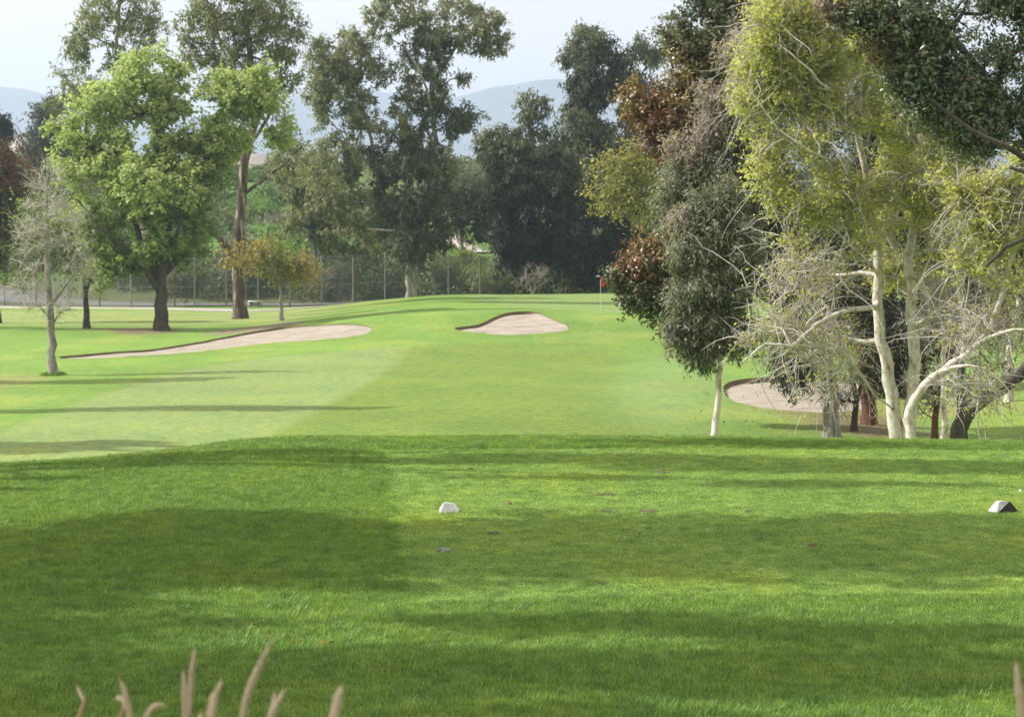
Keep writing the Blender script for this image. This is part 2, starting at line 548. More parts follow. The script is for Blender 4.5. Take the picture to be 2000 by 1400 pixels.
def build_bunker(B):
    P = B['poly']; n = len(P)
    zb = zt(P[:, 0], P[:, 1])
    cen = P.mean(0)
    # outward normal
    T = np.roll(P, -1, 0) - np.roll(P, 1, 0)
    Nn = np.stack([T[:, 1], -T[:, 0]], 1); Nn /= np.linalg.norm(Nn, axis=1, keepdims=True)
    if ((P - cen) * Nn).sum(1).mean() < 0: Nn = -Nn
    back = np.clip(Nn[:, 1] * .9 + .15 - .35 * Nn[:, 0], 0, 1) ** .7          # how far an edge faces away from the tee
    ragged = (fbm(np.arange(n) * .35, np.zeros(n), 5) - .5)
    # turf collar: outside ring draped on the ground, over the rough cut of the ground mesh, then a rolled lip
    rings = []
    for off, up in ((1.15, .004), (.75, .010), (.4, .014), (.12, .016), (0.0, .010)):
        q = P + Nn * off
        rings.append(np.column_stack([q, zt(q[:, 0], q[:, 1]) + up + (back * .05 * (1 - off) if off < 1 else 0)]))
    top = rings[-1]
    V = np.vstack(rings); m = len(rings)
    Q = []
    for r in range(m - 1):
        i = np.arange(n); j = (i + 1) % n
        Q.append(np.column_stack([r * n + i, r * n + j, (r + 1) * n + j, (r + 1) * n + i]))
    Q = np.vstack(Q)
    root = link('sand_bunker', None_mesh(), None)
    tag(root, kind='structure')
    colr = ground_colour(V[:, 0], V[:, 1]) * .92
    o = link('turf_lip', mesh_np('turf_lip', V, Q, None, colr, True), M['turf'], root)
    # soil face below the lip
    d = .012 + (B['drop'] + .05) * back
    inn = P - Nn * (.03 + .10 * back)[:, None]
    f0 = top.copy(); f0[:, 2] -= .015
    f1 = np.column_stack([P - Nn * .03, top[:, 2] - d * .5]); f1[:, 2] += ragged * .08
    f2 = np.column_stack([inn, top[:, 2] - d])
    V2 = np.vstack([f0, f1, f2]); i = np.arange(n); j = (i + 1) % n
    Q2 = np.vstack([np.column_stack([r * n + i, r * n + j, (r + 1) * n + j, (r + 1) * n + i]) for r in range(2)])
    link('soil_face', mesh_np('soil_face', V2, Q2, None, None, True), M['soil'], root)
    # sand: rings shrinking to the middle line
    rr = []; K = 14
    ex = inn + (inn - cen) * .0
    for k in range(K + 1):
        t = k / K
        q = inn * (1 - t) + cen * t
        zin = f2[:, 2]
        base = zt(q[:, 0], q[:, 1]) - .015 - B['drop'] * .3 * sstep(0, .6, t)
        edge = zin - .0
        w = sstep(0, .35, t)
        z = edge * (1 - w) + base * w + (fbm(q[:, 0] * .9, q[:, 1] * .9, 8) - .5) * .05 * min(1, t * 5)
        if k == 0: q = q + Nn * .02
        rr.append(np.column_stack([q, z]))
    V3 = np.vstack(rr); i = np.arange(n); j = (i + 1) % n
    Q3 = np.vstack([np.column_stack([r * n + i, r * n + j, (r + 1) * n + j, (r + 1) * n + i]) for r in range(K)])
    me = mesh_np('sand', V3, Q3, None, None, True)
    me.materials.append(M['sand'])
    root.data = me
    return root


def None_mesh():
    return bpy.data.meshes.new('tmp')


for b in BUNKERS.values():
    build_bunker(b)


def strip(name, pts, width, mat, lift=.05, step=1.5, edge=.10):
    P = smooth_open(np.asarray(pts, float), step)
    T = np.gradient(P, axis=0); T /= np.linalg.norm(T, axis=1, keepdims=True)
    Nn = np.column_stack([-T[:, 1], T[:, 0]])
    cols = []
    for s, dz in ((-.5, -edge), (-.5, 0), (-.17, .01), (.17, .01), (.5, 0), (.5, -edge)):
        q = P + Nn * (s * width)
        cols.append(np.column_stack([q, zt(q[:, 0], q[:, 1]) + lift + dz]))
    n = len(P); V = np.vstack(cols); i = np.arange(n - 1)
    Q = np.vstack([np.column_stack([c * n + i, c * n + i + 1, (c + 1) * n + i + 1, (c + 1) * n + i]) for c in range(5)])
    return tag(link(name, mesh_np(name, V, Q), mat), kind='structure')


def xy(px, Y): return ((px - 1000) / F * Y, Y)


strip('cart_path', [xy(-500, 174), xy(-200, 169), xy(0, 164.5), xy(200, 160), xy(420, 157), xy(600, 156.5), xy(760, 159), xy(900, 164)], 1.7, M['concrete'], .06)
strip('service_road', [xy(-500, 186), xy(-200, 181), xy(0, 176), xy(200, 170), xy(380, 167.5), xy(560, 166.5), xy(800, 168), xy(1000, 170)], 5.0, M['asphalt'], .10)
strip('hill_path', [tuple(hit(a, b, 172)[:2]) for a, b in ((878, 466), (893, 473), (908, 482), (925, 489), (946, 495))], 1.7, M['concrete'], .10, 1.0)


# ------------------------------------------------------------------ far mountains and haze
def mountain(name, sky, Yc, depth, seed, rough):
    nx, ny = 240, 40
    u = np.linspace(-1.0, 1.3, nx)
    v = np.linspace(-1, 1, ny)
    U, Vv = np.meshgrid(u, v, indexing='ij')
    Y = Yc + Vv * depth
    X = U * Yc
    px = 1000 + F * U
    top = (HOR - interp(px, sky)) / F * Yc
    prof = np.clip(1 - np.abs(Vv), 0, 1) ** .8
    rid = np.abs(fbm(X / (depth * .45), Y / (depth * .45), seed, 5) - .5) * 2
    Z = -30 + (top + 30) * prof * (1 - rough * rid * (.25 + .75 * np.abs(Vv)))
    V = np.stack([X, Y, Z], -1).reshape(-1, 3)
    idx = np.arange(nx * ny).reshape(nx, ny)
    Q = np.stack([idx[:-1, :-1], idx[1:, :-1], idx[1:, 1:], idx[:-1, 1:]], -1).reshape(-1, 4)
    tag(link(name, mesh_np(name, V, Q, None, None, True), M['mountain']), kind='structure')


mountain('mountains', [(-3500, 286), (-900, 236), (-300, 216), (-80, 158), (20, 154), (60, 162), (110, 186), (200, 218), (380, 214), (520, 181), (600, 166), (680, 158), (780, 162), (880, 174), (930, 162),
                       (985, 158), (1040, 144), (1075, 136), (1110, 142), (1150, 152), (1300, 186), (1600, 216), (2100, 206), (3000, 246), (7000, 316)], 6000, 1100, 5, .55)
mountain('foothills', [(-3500, 380), (0, 330), (300, 322), (600, 318), (880, 316), (960, 322), (1100, 318), (1500, 330), (2200, 340), (7000, 390)], 2600, 420, 9, .5)


def haze_box():
    x0, x1, y0, y1, z0, z1 = -9000, 10500, -70, 8300, -42, 470
    V = [(x, y, z) for x in (x0, x1) for y in (y0, y1) for z in (z0, z1)]
    Q = [(0, 1, 3, 2), (4, 6, 7, 5), (0, 4, 5, 1), (2, 3, 7, 6), (0, 2, 6, 4), (1, 5, 7, 3)]
    m, nt, o = new_mat('haze_air')
    p = N(nt, 'ShaderNodeVolumePrincipled')
    p.inputs['Color'].default_value = (.64, .79, 1.0, 1)
    p.inputs['Density'].default_value = 0.00026
    p.inputs['Anisotropy'].default_value = 0.5
    nt.links.new(p.outputs[0], o.inputs['Volume'])
    tag(link('haze', mesh_np('haze', V, Q), m), kind='stuff')


haze_box()


# ------------------------------------------------------------------ trees
def unit(v):
    return v / (np.linalg.norm(v, axis=-1, keepdims=True) + 1e-9)


class Wood:
    def __init__(s): s.V = []; s.Q = []; s.T = []; s.n = 0

    def tube(s, P, rad, k=6):
        P = np.asarray(P); m = len(P)
        if m < 2: return
        T = unit(np.gradient(P, axis=0))
        ref = np.array((.31, .95, .12)); A = unit(np.cross(T, ref)); B = np.cross(T, A)
        ang = np.arange(k) * 2 * math.pi / k
        ring = P[:, None] + (A[:, None] * np.cos(ang)[None, :, None] + B[:, None] * np.sin(ang)[None, :, None]) * np.asarray(rad)[:, None, None]
        s.V.append(ring.reshape(-1, 3))
        i = np.arange(k); j = (i + 1) % k
        for a in range(m - 1):
            s.Q.append(np.column_stack([a * k + i, a * k + j, (a + 1) * k + j, (a + 1) * k + i]) + s.n)
        s.n += m * k

    def spikes(s, A, B, r):
        """many thin twigs at once: three sided tapering spikes with a knee"""
        n = len(A)
        if not n: return
        d = unit(B - A); ref = np.array((.2, .3, .93)); X = unit(np.cross(d, ref)); Y = np.cross(d, X)
        L = np.linalg.norm(B - A, axis=1, keepdims=True)
        mid = (A + B) / 2 + (X * R.normal(size=(n, 1)) + Y * R.normal(size=(n, 1))) * L * .10
        vs = []
        for c, f in ((A, 1.0), (mid, .7)):
            for q in range(3):
                an = q * 2.0944
                vs.append(c + (X * math.cos(an) + Y * math.sin(an)) * (r * f))
        vs.append(B)
        V = np.stack(vs, 1).reshape(-1, 3)
        b = (np.arange(n) * 7 + s.n)[:, None]
        for q in range(3):
            w = (q + 1) % 3
            s.Q.append(b + np.array([[q, w, 3 + w, 3 + q]]))
            s.T.append(b + np.array([[3 + q, 3 + w, 6]]))
        s.V.append(V); s.n += 7 * n

    def mesh(s, name):
        if not s.V: return None
        return mesh_np(name, np.vstack(s.V), np.vstack(s.Q) if s.Q else None, np.vstack(s.T) if s.T else None, None, True)


def leaves_mesh(name, P, D, L, Wd, col, fold=.15, rng=R, face=None):
    n = len(P)
    side = unit(np.cross(D, unit(rng.normal(size=(n, 3))) if face is None else face))
    up = np.cross(side, D)
    L = L[:, None]; Wd = Wd[:, None]
    mid = P + D * L * .45 + up * L * fold * .5
    V = np.stack([P, mid + side * Wd * .5, P + D * L - up * L * fold, mid - side * Wd * .5], 1).reshape(-1, 3)
    Q = np.arange(4 * n).reshape(n, 4)
    return mesh_np(name, V, Q, None, np.repeat(col, 4, axis=0))


def tree(name, label, cat, Y, trunks, blobs, leaf, bark, lm='leaf', group=None, seed=1, tw=.012, step=.5, twigs=True,
         up=.12, rootflare=1.35, extra_wood=0, foot=None, crown_name='crown', trunk_sides=10, gap=None, sprays=None):
    """trunks: list of (polyline [(px,py[,dY])], r0, r1); blobs: (px,py,rx,ry,clumps[,dY[,colour index]]) laid out at distance Y.
    leaf: dict(n twigs per clump, m leaves per twig, L, W, tl twig length, spread, droop, cols [(c1,c2)...])"""
    rng = np.random.default_rng(seed)
    ppm = F / Y
    b0 = trunks[0][0][0]
    x0 = (b0[0] - 1000) / F * Y
    z0 = float(zt(x0, Y))
    root = empty(name, (x0, Y, z0), label, cat, group)
    O = np.array((x0, Y, z0))
    pos = []; par = []; rad = []
    starts = []
    for ti, (pl, r0, r1) in enumerate(trunks):
        pts = np.array([[(p[0] - 1000) / F * Y, Y + (p[2] if len(p) > 2 else 0), (HOR - p[1]) / F * Y] for p in pl])
        if pl[0][1] >= 9999 or ti == 0 or (len(pl[0]) > 3):
            pts[0, 2] = float(zt(pts[0, 0], pts[0, 1])) - .15
        Pp = smooth_open(pts, step)
        if len(Pp) > 3:
            Pp[1:-1] += rng.normal(size=(len(Pp) - 2, 3)) * step * .05 * np.array((1, 1, .3))
        rr = np.linspace(0, 1, len(Pp)); rr = r0 + (r1 - r0) * rr ** .8
        par0 = -1
        ground = ti == 0 or (len(pl[0]) > 3)
        if ground:
            h = Pp[:, 2] - Pp[0, 2]
            rr = rr * (1 + (rootflare - 1) * np.exp(-h / .35))
        if not ground and pos:
            A = np.array(pos); k = int(np.argmin(np.linalg.norm(A - Pp[0], axis=1))); par0 = k
            Pp[0] = A[k]
        k0 = len(pos)
        for q in range(0 if par0 < 0 else 1, len(Pp)):
            pos.append(Pp[q]); par.append(par0); rad.append(rr[q]); par0 = len(pos) - 1
    nt0 = len(pos)
    # attractors
    AT = []; AC = []; AO = []
    for b in blobs:
        px, py, rx, ry, k = b[:5]; dY = b[5] if len(b) > 5 else 0; ci = b[6] if len(b) > 6 else 0
        c = W(px, py, Y) + np.array((0, dY, 0)); k = int(k * (1.35 if gap else 1))
        rx_, rz_ = rx / ppm, ry / ppm; ryy = (rx_ * rz_) ** .5 * .95
        v = unit(rng.normal(size=(k, 3))); rr = rng.random((k, 1)) ** (1 / 3.2)
        q = v * rr * np.array((rx_, ryy, rz_))
        if gap:
            wq = c + q; th, gs = gap
            nz = vnoise(wq[:, 0] / gs + seed * 3.1, wq[:, 2] / (gs * .8) + wq[:, 1] * .25 / gs + seed, seed) * .7 + .3 * vnoise(wq[:, 0] / gs * 2.3 + 7, wq[:, 2] / gs * 2.6 + wq[:, 1] * .5 / gs, seed + 1)
            kp = nz > th; q = q[kp]; k = len(q)
            if k == 0: continue
        AT.append(c + q); AO.append(unit(q / np.array((rx_, ryy, rz_)) ** 1.0 + 1e-6)); AC += [ci] * k
    wood = Wood()
    if AT:
        AT = np.vstack(AT); AO = np.vstack(AO); AC = np.array(AC)
        pos_a = np.zeros((len(pos) + len(AT) * 14, 3)); n = len(pos); pos_a[:n] = pos
        d0 = np.min(np.linalg.norm(AT[:, None] - pos_a[None, :n], axis=2), axis=1) if len(AT) * n < 4e6 else np.linalg.norm(AT - pos_a[0], axis=1)
        order = np.argsort(d0)
        term = []
        for a in order:
            t = AT[a]
            dv = pos_a[:n] - t
            cost = np.sqrt((dv ** 2).sum(1)) + .5 * np.maximum(0, dv[:, 2]) * (up > 0)
            # joining near the foot of a trunk is unnatural
            k = int(np.argmin(cost)); s0 = pos_a[k]; d = np.linalg.norm(t - s0)
            m = int(min(12, max(1, math.ceil(d / (step * 1.1)))))
            ctrl = (s0 + t) / 2 + np.array((0, 0, up * d)) + rng.normal(size=3) * .10 * d
            p = k
            for q in range(1, m + 1):
                f = q / m
                P_ = (1 - f) ** 2 * s0 + 2 * f * (1 - f) * ctrl + f * f * t
                if q < m: P_ = P_ + rng.normal(size=3) * .03 * min(d, 2)
                pos_a[n] = P_; par.append(p); rad.append(None); p = n; n += 1
            term.append((a, p))
        pos = pos_a[:n]
        cnt = np.zeros(n)
        for a, p in term: cnt[p] += 1
        for i in range(n - 1, -1, -1):
            if par[i] >= 0: cnt[par[i]] += cnt[i]
        radf = np.zeros(n)
        for i in range(n):
            if rad[i] is not None: radf[i] = rad[i]
            else: radf[i] = min(tw * max(1, cnt[i]) ** .52, radf[par[i]] * .9)
    else:
        pos = np.array(pos); radf = np.array(rad); n = len(pos); cnt = np.zeros(n)
    # chains
    kids = [[] for _ in range(n)]
    for i in range(n):
        if par[i] >= 0: kids[par[i]].append(i)
    trunk = Wood(); br = Wood()
    stack = [i for i in range(n) if par[i] < 0]
    heads = [(i, -1) for i in stack]
    while heads:
        i, p = heads.pop()
        ch = [p] if p >= 0 else []
        c = i
        while True:
            ch.append(c)
            if not kids[c]: break
            ks = sorted(kids[c], key=lambda q: -(radf[q] + (10 if (c < nt0 and q < nt0 and par[q] == c and q == c + 1) else 0)))
            for q in ks[1:]: heads.append((q, c))
            c = ks[0]
        pts = pos[ch] - O; rr = radf[ch].copy()
        if p >= 0: rr[0] = min(rr[0], rr[1] * 1.25)
        big = rr.max()
        isT = i < nt0
        sides = trunk_sides if big > .1 else (6 if big > .04 else (4 if big > .02 else 3))
        (trunk if isT else br).tube(pts, rr, sides)
    bm_ = M[bark]
    link('trunk', trunk.mesh('trunk'), bm_, root)
    # leaves
    if AT is not None and len(AT):
        T_, m_ = leaf['n'], leaf['m']
        K = len(AT)
        base = np.repeat(AT, T_, 0)
        out = np.repeat(AO, T_, 0)
        dr = unit(out * leaf.get('out', .5) + rng.normal(size=(K * T_, 3)) * .75 + np.array((0, 0, leaf.get('rise', .1))))
        dr = unit(dr * np.array((1, 1, leaf.get('flat', 1.0))))
        tl = leaf['tl'] * rng.uniform(.5, 1.3, (K * T_, 1))
        st = base + rng.normal(size=base.shape) * leaf.get('spread', .15)
        en = st + dr * tl + np.array((0, 0, -1)) * tl * leaf.get('sag', .0)
        if twigs:
            kt = rng.random(len(base)) < (np.array([1, .4])[np.minimum(np.repeat(AC, T_), 1)] if 'thin' in leaf and m_ else 1)
            br.spikes((base - O)[kt], (en - O)[kt], leaf.get('tr', .006))
        if extra_wood:
            fine = np.flatnonzero((radf < .035) & (np.arange(n) >= nt0))
            kk = fine[rng.integers(0, len(fine), extra_wood)]
            a_ = pos[kk]
            b_ = a_ + unit(rng.normal(size=(extra_wood, 3))) * rng.uniform(.3, 1.1, (extra_wood, 1))
            br.spikes(a_ - O, b_ - O, leaf.get('tr', .006))
        if sprays:
            cntS, Ls, rs, sag_, cset = sprays
            cA = AT[np.isin(AC, cset)]
            fine = np.flatnonzero((radf < .06) & (np.arange(n) >= nt0))
            for _ in range(cntS):
                tgt = cA[rng.integers(len(cA))]
                c0 = fine[rng.integers(0, len(fine), 60)]
                p = pos[c0[np.argmin(np.linalg.norm(pos[c0] - tgt, axis=1))]].copy()
                d = unit(tgt - p + rng.normal(size=3) * .5 + np.array((0, 0, .25))); L1 = Ls * rng.uniform(.5, 1.4); pl = [p - O]
                for q in range(7):
                    p = p + d * L1 / 7; pl.append(p - O)
                    d = unit(d + rng.normal(size=3) * .22 + np.array((0, 0, -sag_)))
                pl = np.array(pl)
                br.tube(pl, np.linspace(rs * rng.uniform(.7, 1.5), rs * .3, 8), 4)
                ks_ = rng.integers(1, 8, 5)
                br.spikes(pl[ks_], pl[ks_] + unit(rng.normal(size=(5, 3)) + d * .7) * rng.uniform(.15, .5, (5, 1)), rs * .45)
        if m_:
            t = rng.random((K * T_, m_, 1)) ** .8
            P = (st[:, None] * (1 - t) + en[:, None] * t).reshape(-1, 3)
            P += rng.normal(size=P.shape) * leaf.get('jit', .05)
            D = unit(np.repeat(dr, m_, 0) * .5 + rng.normal(size=P.shape) * .7 + np.array((0, 0, -leaf['droop'])))
            nn = len(P)
            L = leaf['L'] * rng.uniform(.5, 1.5, nn); Wd = leaf['W'] * rng.uniform(.55, 1.35, nn)
            cols = leaf['cols']
            ci = np.repeat(AC, T_ * m_)
            ck = np.repeat(rng.random(K), T_ * m_); ct = np.repeat(rng.random(K * T_), m_)
            mixv = np.clip(.5 * ck + .3 * ct + .35 * rng.random(nn) - .08, 0, 1)[:, None]
            c1 = np.array([c[0] for c in cols])[ci]; c2 = np.array([c[1] for c in cols])[ci]
            col = (c1 * (1 - mixv) + c2 * mixv) * rng.uniform(.8, 1.2, (nn, 1))
            if 'fleck' in leaf:
                fc, pr = leaf['fleck']
                f = rng.random(nn) < pr * (.3 + 1.4 * ck)
                col[f] = np.array(fc) * rng.uniform(.7, 1.2, (f.sum(), 1))
            clump = np.repeat(base, m_, 0)
            face = unit((P - clump) / leaf['tl'] * .9 + np.repeat(out, m_, 0) * .35 + np.array((0, 0, leaf.get('faceup', .45))) + rng.normal(size=P.shape) * .38)
            if 'thin' in leaf:
                keep = rng.random(nn) < np.array(leaf['thin'])[ci]
                P, D, L, Wd, col, face = P[keep], D[keep], L[keep], Wd[keep], col[keep], face[keep]
            me = leaves_mesh(crown_name, P - O, D, L, Wd, np.clip(col, 0, 1), leaf.get('fold', .15), rng, face)
            link(crown_name, me, M[lm], root)
    bme = br.mesh('branches')
    if bme: link('branches', bme, M[leaf.get('bark2', bark)] if leaf else bm_, root)
    return root


def Lf(**k): return k

EUC = dict(n=6, m=11, L=.28, W=.10, tl=.55, droop=.85, spread=.14, jit=.08, rise=-.05, out=.4,
           cols=[((.110, .145, .062), (.290, .315, .150)), ((.060, .085, .045), (.140, .165, .085))], fleck=((.28, .23, .12), .04))

# 1 bare young tree, left foreground
BARE = Lf(n=6, m=1, L=.07, W=.045, tl=.55, droop=.2, spread=.1, jit=.03, out=.7, rise=.2, tr=.009, cols=[((.22, .26, .07), (.30, .34, .10))], bark2='bark_twig')
tree('young_bare_tree', 'slim pale-barked young tree with bare grey twigs standing alone at far left', 'tree', 88,
     [([(103, 731), (101, 690), (100, 640), (97, 600), (95, 560), (92, 520), (94, 470), (90, 410), (96, 350), (92, 305)], .19, .035),
      ([(98, 606), (88, 590, .3), (66, 578, .5), (40, 570, .6)], .05, .02),
      ([(101, 630), (92, 612, -.2), (82, 598, -.3)], .04, .015),
      ([(104, 632), (112, 618), (118, 610)], .05, .02),
      ([(100, 595), (112, 580), (128, 560, -.3), (145, 540, -.5), (165, 505, -.6)], .075, .02),
      ([(96, 540), (92, 500, .4), (86, 440, .6), (84, 390, .6), (80, 340, .5)], .08, .02)],
     [(95, 400, 40, 85, 50), (60, 480, 32, 60, 36), (140, 470, 42, 75, 46), (160, 545, 28, 28, 14), (45, 560, 30, 20, 12), (120, 600, 30, 22, 12), (70, 600, 22, 14, 6)],
     BARE, 'bark_grey', 'leaf_young', seed=3, tw=.012, step=.4, extra_wood=500, up=.2)

# 2 small leafy tree behind it
tree('young_leafy_tree', 'small tree with thin dark trunk and sparse pale green leaves behind the bare young tree', 'tree', 129,
     [([(170, 640), (169, 610), (167, 575), (162, 540), (150, 500), (140, 450)], .20, .06), ([(166, 570), (180, 540), (192, 500)], .1, .04), ([(162, 540), (130, 500), (90, 470)], .09, .03)],
     [(140, 430, 60, 60, 46), (75, 440, 50, 60, 40), (50, 520, 46, 35, 22), (150, 520, 60, 35, 26), (190, 470, 40, 60, 30)],
     Lf(n=5, m=4, L=.24, W=.14, tl=.8, droop=.3, spread=.3, jit=.1, out=.5, rise=.1, cols=[((.13, .19, .05), (.22, .27, .10))]), 'bark_dark', 'leaf', seed=4, tw=.014, step=.7, extra_wood=500)

# 3 the big bright green maple-like tree
MAPLE = Lf(n=8, m=10, L=.21, W=.17, tl=.72, droop=.25, spread=.12, jit=.07, flat=.5, faceup=.8, out=.6, rise=.15,
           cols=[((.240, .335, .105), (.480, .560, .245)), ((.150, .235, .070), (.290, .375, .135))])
tree('broad_leaf_tree', 'full round tree with fresh bright green leaves and short dark trunk at left', 'tree', 127,
     [([(316, 648), (315, 615), (314, 575), (316, 540), (322, 500), (328, 450), (325, 380), (310, 300), (300, 220), (295, 150)], .42, .08),
      ([(314, 560), (300, 530), (285, 490), (265, 440), (240, 380), (210, 320), (190, 260)], .24, .06),
      ([(314, 575), (290, 530, -1), (250, 480, -2), (210, 440, -3), (170, 390, -3)], .18, .05),
      ([(316, 540), (345, 500, 1), (375, 450, 2), (390, 380, 2), (400, 300, 2), (420, 230, 2)], .22, .05),
      ([(322, 500), (360, 440, -2), (385, 360, -3)], .15, .05),
      ([(390, 380, 2), (430, 300, 2), (470, 230, 2), (500, 190, 1)], .12, .04)],
     [(290, 160, 60, 75, 50), (235, 190, 60, 60, 36), (340, 190, 60, 50, 34), (180, 240, 70, 60, 40), (285, 270, 80, 70, 56), (370, 280, 70, 60, 42),
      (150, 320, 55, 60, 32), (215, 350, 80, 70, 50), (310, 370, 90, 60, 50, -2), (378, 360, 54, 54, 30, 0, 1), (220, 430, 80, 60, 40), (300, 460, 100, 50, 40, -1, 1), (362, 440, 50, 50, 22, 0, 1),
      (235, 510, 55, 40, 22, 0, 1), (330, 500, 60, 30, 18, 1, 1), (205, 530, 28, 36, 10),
      (430, 190, 50, 52, 30, 1), (490, 180, 52, 48, 34, 1), (520, 210, 42, 40, 20, 1), (440, 260, 60, 50, 30, 2), (125, 270, 34, 40, 12), (400, 320, 46, 44, 26, 0, 1), (405, 255, 40, 40, 18), (540, 245, 30, 34, 10, 1), (150, 440, 40, 40, 12)],
     MAPLE, 'bark_dark', 'leaf_young', seed=5, tw=.020, step=.9, foot=1, gap=(.40, 1.05))

# 4 tall gum with forked patchy trunk
tree('forked_gum_tree', 'tall gum tree with forked trunk, brown below and pale above, behind the bright green tree', 'tree', 141,
     [([(469, 628), (467, 590), (466, 550), (466, 510), (470, 460), (472, 400), (476, 340), (482, 290), (497, 240), (500, 180), (490, 110), (480, 30), (478, -60)], .46, .12),
      ([(466, 520), (450, 490, -.5), (432, 465, -1), (415, 440, -1), (395, 400, 0), (380, 360, 1)], .26, .09),
      ([(474, 385), (495, 365), (530, 340), (565, 315, -1), (595, 285, -1)], .14, .04),
      ([(468, 512), (480, 505), (488, 490), (505, 480)], .10, .03),
      ([(482, 290), (500, 262, 1), (520, 230, 1), (540, 170, 1), (545, 100, 2)], .15, .05),
      ([(490, 190), (450, 140, 2), (420, 70, 2), (400, 0, 2)], .14, .05)],
     [(470, 20, 110, 60, 74), (400, 60, 66, 60, 40), (540, 60, 58, 62, 42), (470, 110, 70, 50, 34), (380, 130, 40, 40, 14), (555, 130, 38, 50, 22), (460, -60, 130, 60, 50), (520, 200, 44, 40, 16, 1), (545, 260, 36, 40, 12, 1), (470, 180, 50, 36, 12, 2), (560, 300, 40, 60, 12, 3)],
     dict(EUC, n=5, m=9), 'bark_patch', seed=6, tw=.016, step=.9, gap=(.34, 1.3))

# 5 gum behind at far left
tree('tall_gum_tree', 'tall thin-crowned gum tree rising behind the left half of the bright green tree', 'tree', 150,
     [([(320, 630), (306, 520), (260, 400), (225, 300), (222, 200), (228, 100), (235, -20)], .25, .1), ([(225, 300), (170, 220), (140, 160)], .16, .05), ([(222, 190), (260, 120), (285, 50)], .14, .05)],
     [(230, 30, 80, 50, 60), (190, 80, 60, 50, 40), (270, 70, 52, 60, 36), (150, 150, 50, 50, 28), (215, 150, 60, 50, 30), (125, 210, 32, 50, 16), (240, -50, 90, 50, 40), (300, 40, 24, 40, 8)],
     dict(EUC, n=5, m=8), 'bark_pale', seed=7, tw=.016, step=1.0, gap=(.34, 1.3))

# 6 golden small tree
GOLD = dict(n=5, m=9, L=.20, W=.12, tl=.7, droop=.2, spread=.3, jit=.12, out=.5, rise=.1, cols=[((.24, .20, .06), (.40, .31, .10)), ((.15, .21, .05), (.26, .32, .09))])
tree('golden_leaved_tree', 'small golden and green leaved tree on a slim pale trunk beside the forked gum', 'tree', 134,
     [([(552, 613), (549, 590), (547, 565), (543, 535), (536, 500), (530, 470)], .13, .05), ([(546, 560), (565, 535), (585, 515)], .06, .03), ([(545, 550), (520, 525), (490, 510), (455, 505)], .06, .03)],
     [(510, 485, 38, 20, 15), (578, 520, 30, 20, 13), (545, 500, 36, 28, 20, 0, 1), (455, 508, 22, 18, 8), (500, 522, 34, 18, 9), (560, 538, 26, 18, 9, 0, 1), (595, 528, 20, 12, 6)],
     GOLD, 'bark_grey', seed=8, tw=.012, step=.5, gap=(.45, .8))

# 7 central large gum
tree('large_gum_tree', 'large spreading gum tree with pale limbs in the middle of the background, beside the green', 'tree', 158,
     [([(806, 572), (806, 540), (803, 510), (800, 480), (790, 455), (775, 420), (750, 380), (735, 330), (725, 270), (705, 200), (690, 130)], .27, .08),
      ([(800, 572, 0, 1), (798, 545), (803, 500), (812, 470), (815, 430), (835, 380), (850, 320), (848, 250), (845, 170), (835, 100), (810, 30), (790, -40)], .27, .09),
      ([(792, 460), (785, 420, -1), (800, 385, -1), (820, 365, -1)], .17, .06),
      ([(790, 455), (760, 450, -2), (722, 448, -2)], .12, .05),
      ([(845, 170), (870, 120, 1), (910, 70, 1), (950, 60, 1)], .14, .05), ([(848, 250), (830, 160, -2), (790, 90, -2)], .12, .05),
      ([(735, 330), (690, 290, -1), (650, 240, -1)], .14, .04), ([(850, 320), (890, 270, 0), (910, 220)], .12, .04)],
     [(800, 25, 95, 42, 52), (760, 55, 42, 36, 16), (880, 50, 70, 60, 46), (940, 60, 46, 42, 26), (965, 85, 26, 22, 9), (840, 100, 60, 40, 26, 0, 1), (800, 130, 40, 30, 10),
      (680, 110, 58, 52, 44), (640, 120, 44, 56, 30), (725, 135, 34, 30, 14), (660, 190, 60, 50, 36), (620, 170, 26, 40, 10), (640, 250, 38, 40, 20), (700, 250, 55, 50, 30), (720, 210, 22, 24, 4),
      (830, 180, 50, 44, 30), (900, 190, 42, 44, 28), (865, 230, 60, 46, 34, 0, 1), (805, 240, 40, 40, 20), (930, 210, 16, 24, 5), (780, 200, 18, 20, 3),
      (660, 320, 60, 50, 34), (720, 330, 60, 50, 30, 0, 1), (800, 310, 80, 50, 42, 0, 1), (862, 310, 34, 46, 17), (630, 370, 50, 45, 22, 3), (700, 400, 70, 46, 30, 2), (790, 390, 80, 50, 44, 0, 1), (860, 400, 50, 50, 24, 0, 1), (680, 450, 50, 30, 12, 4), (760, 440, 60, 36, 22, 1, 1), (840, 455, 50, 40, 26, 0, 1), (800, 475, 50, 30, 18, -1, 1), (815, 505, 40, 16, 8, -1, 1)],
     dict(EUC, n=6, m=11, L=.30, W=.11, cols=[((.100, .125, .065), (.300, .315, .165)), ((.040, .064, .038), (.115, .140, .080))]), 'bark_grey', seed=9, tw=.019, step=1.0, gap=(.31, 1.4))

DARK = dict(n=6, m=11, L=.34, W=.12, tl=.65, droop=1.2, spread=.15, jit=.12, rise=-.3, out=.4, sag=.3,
            cols=[((.075, .090, .055), (.185, .200, .120)), ((.009, .012, .010), (.030, .038, .028)), ((.028, .038, .026), (.100, .115, .072))])
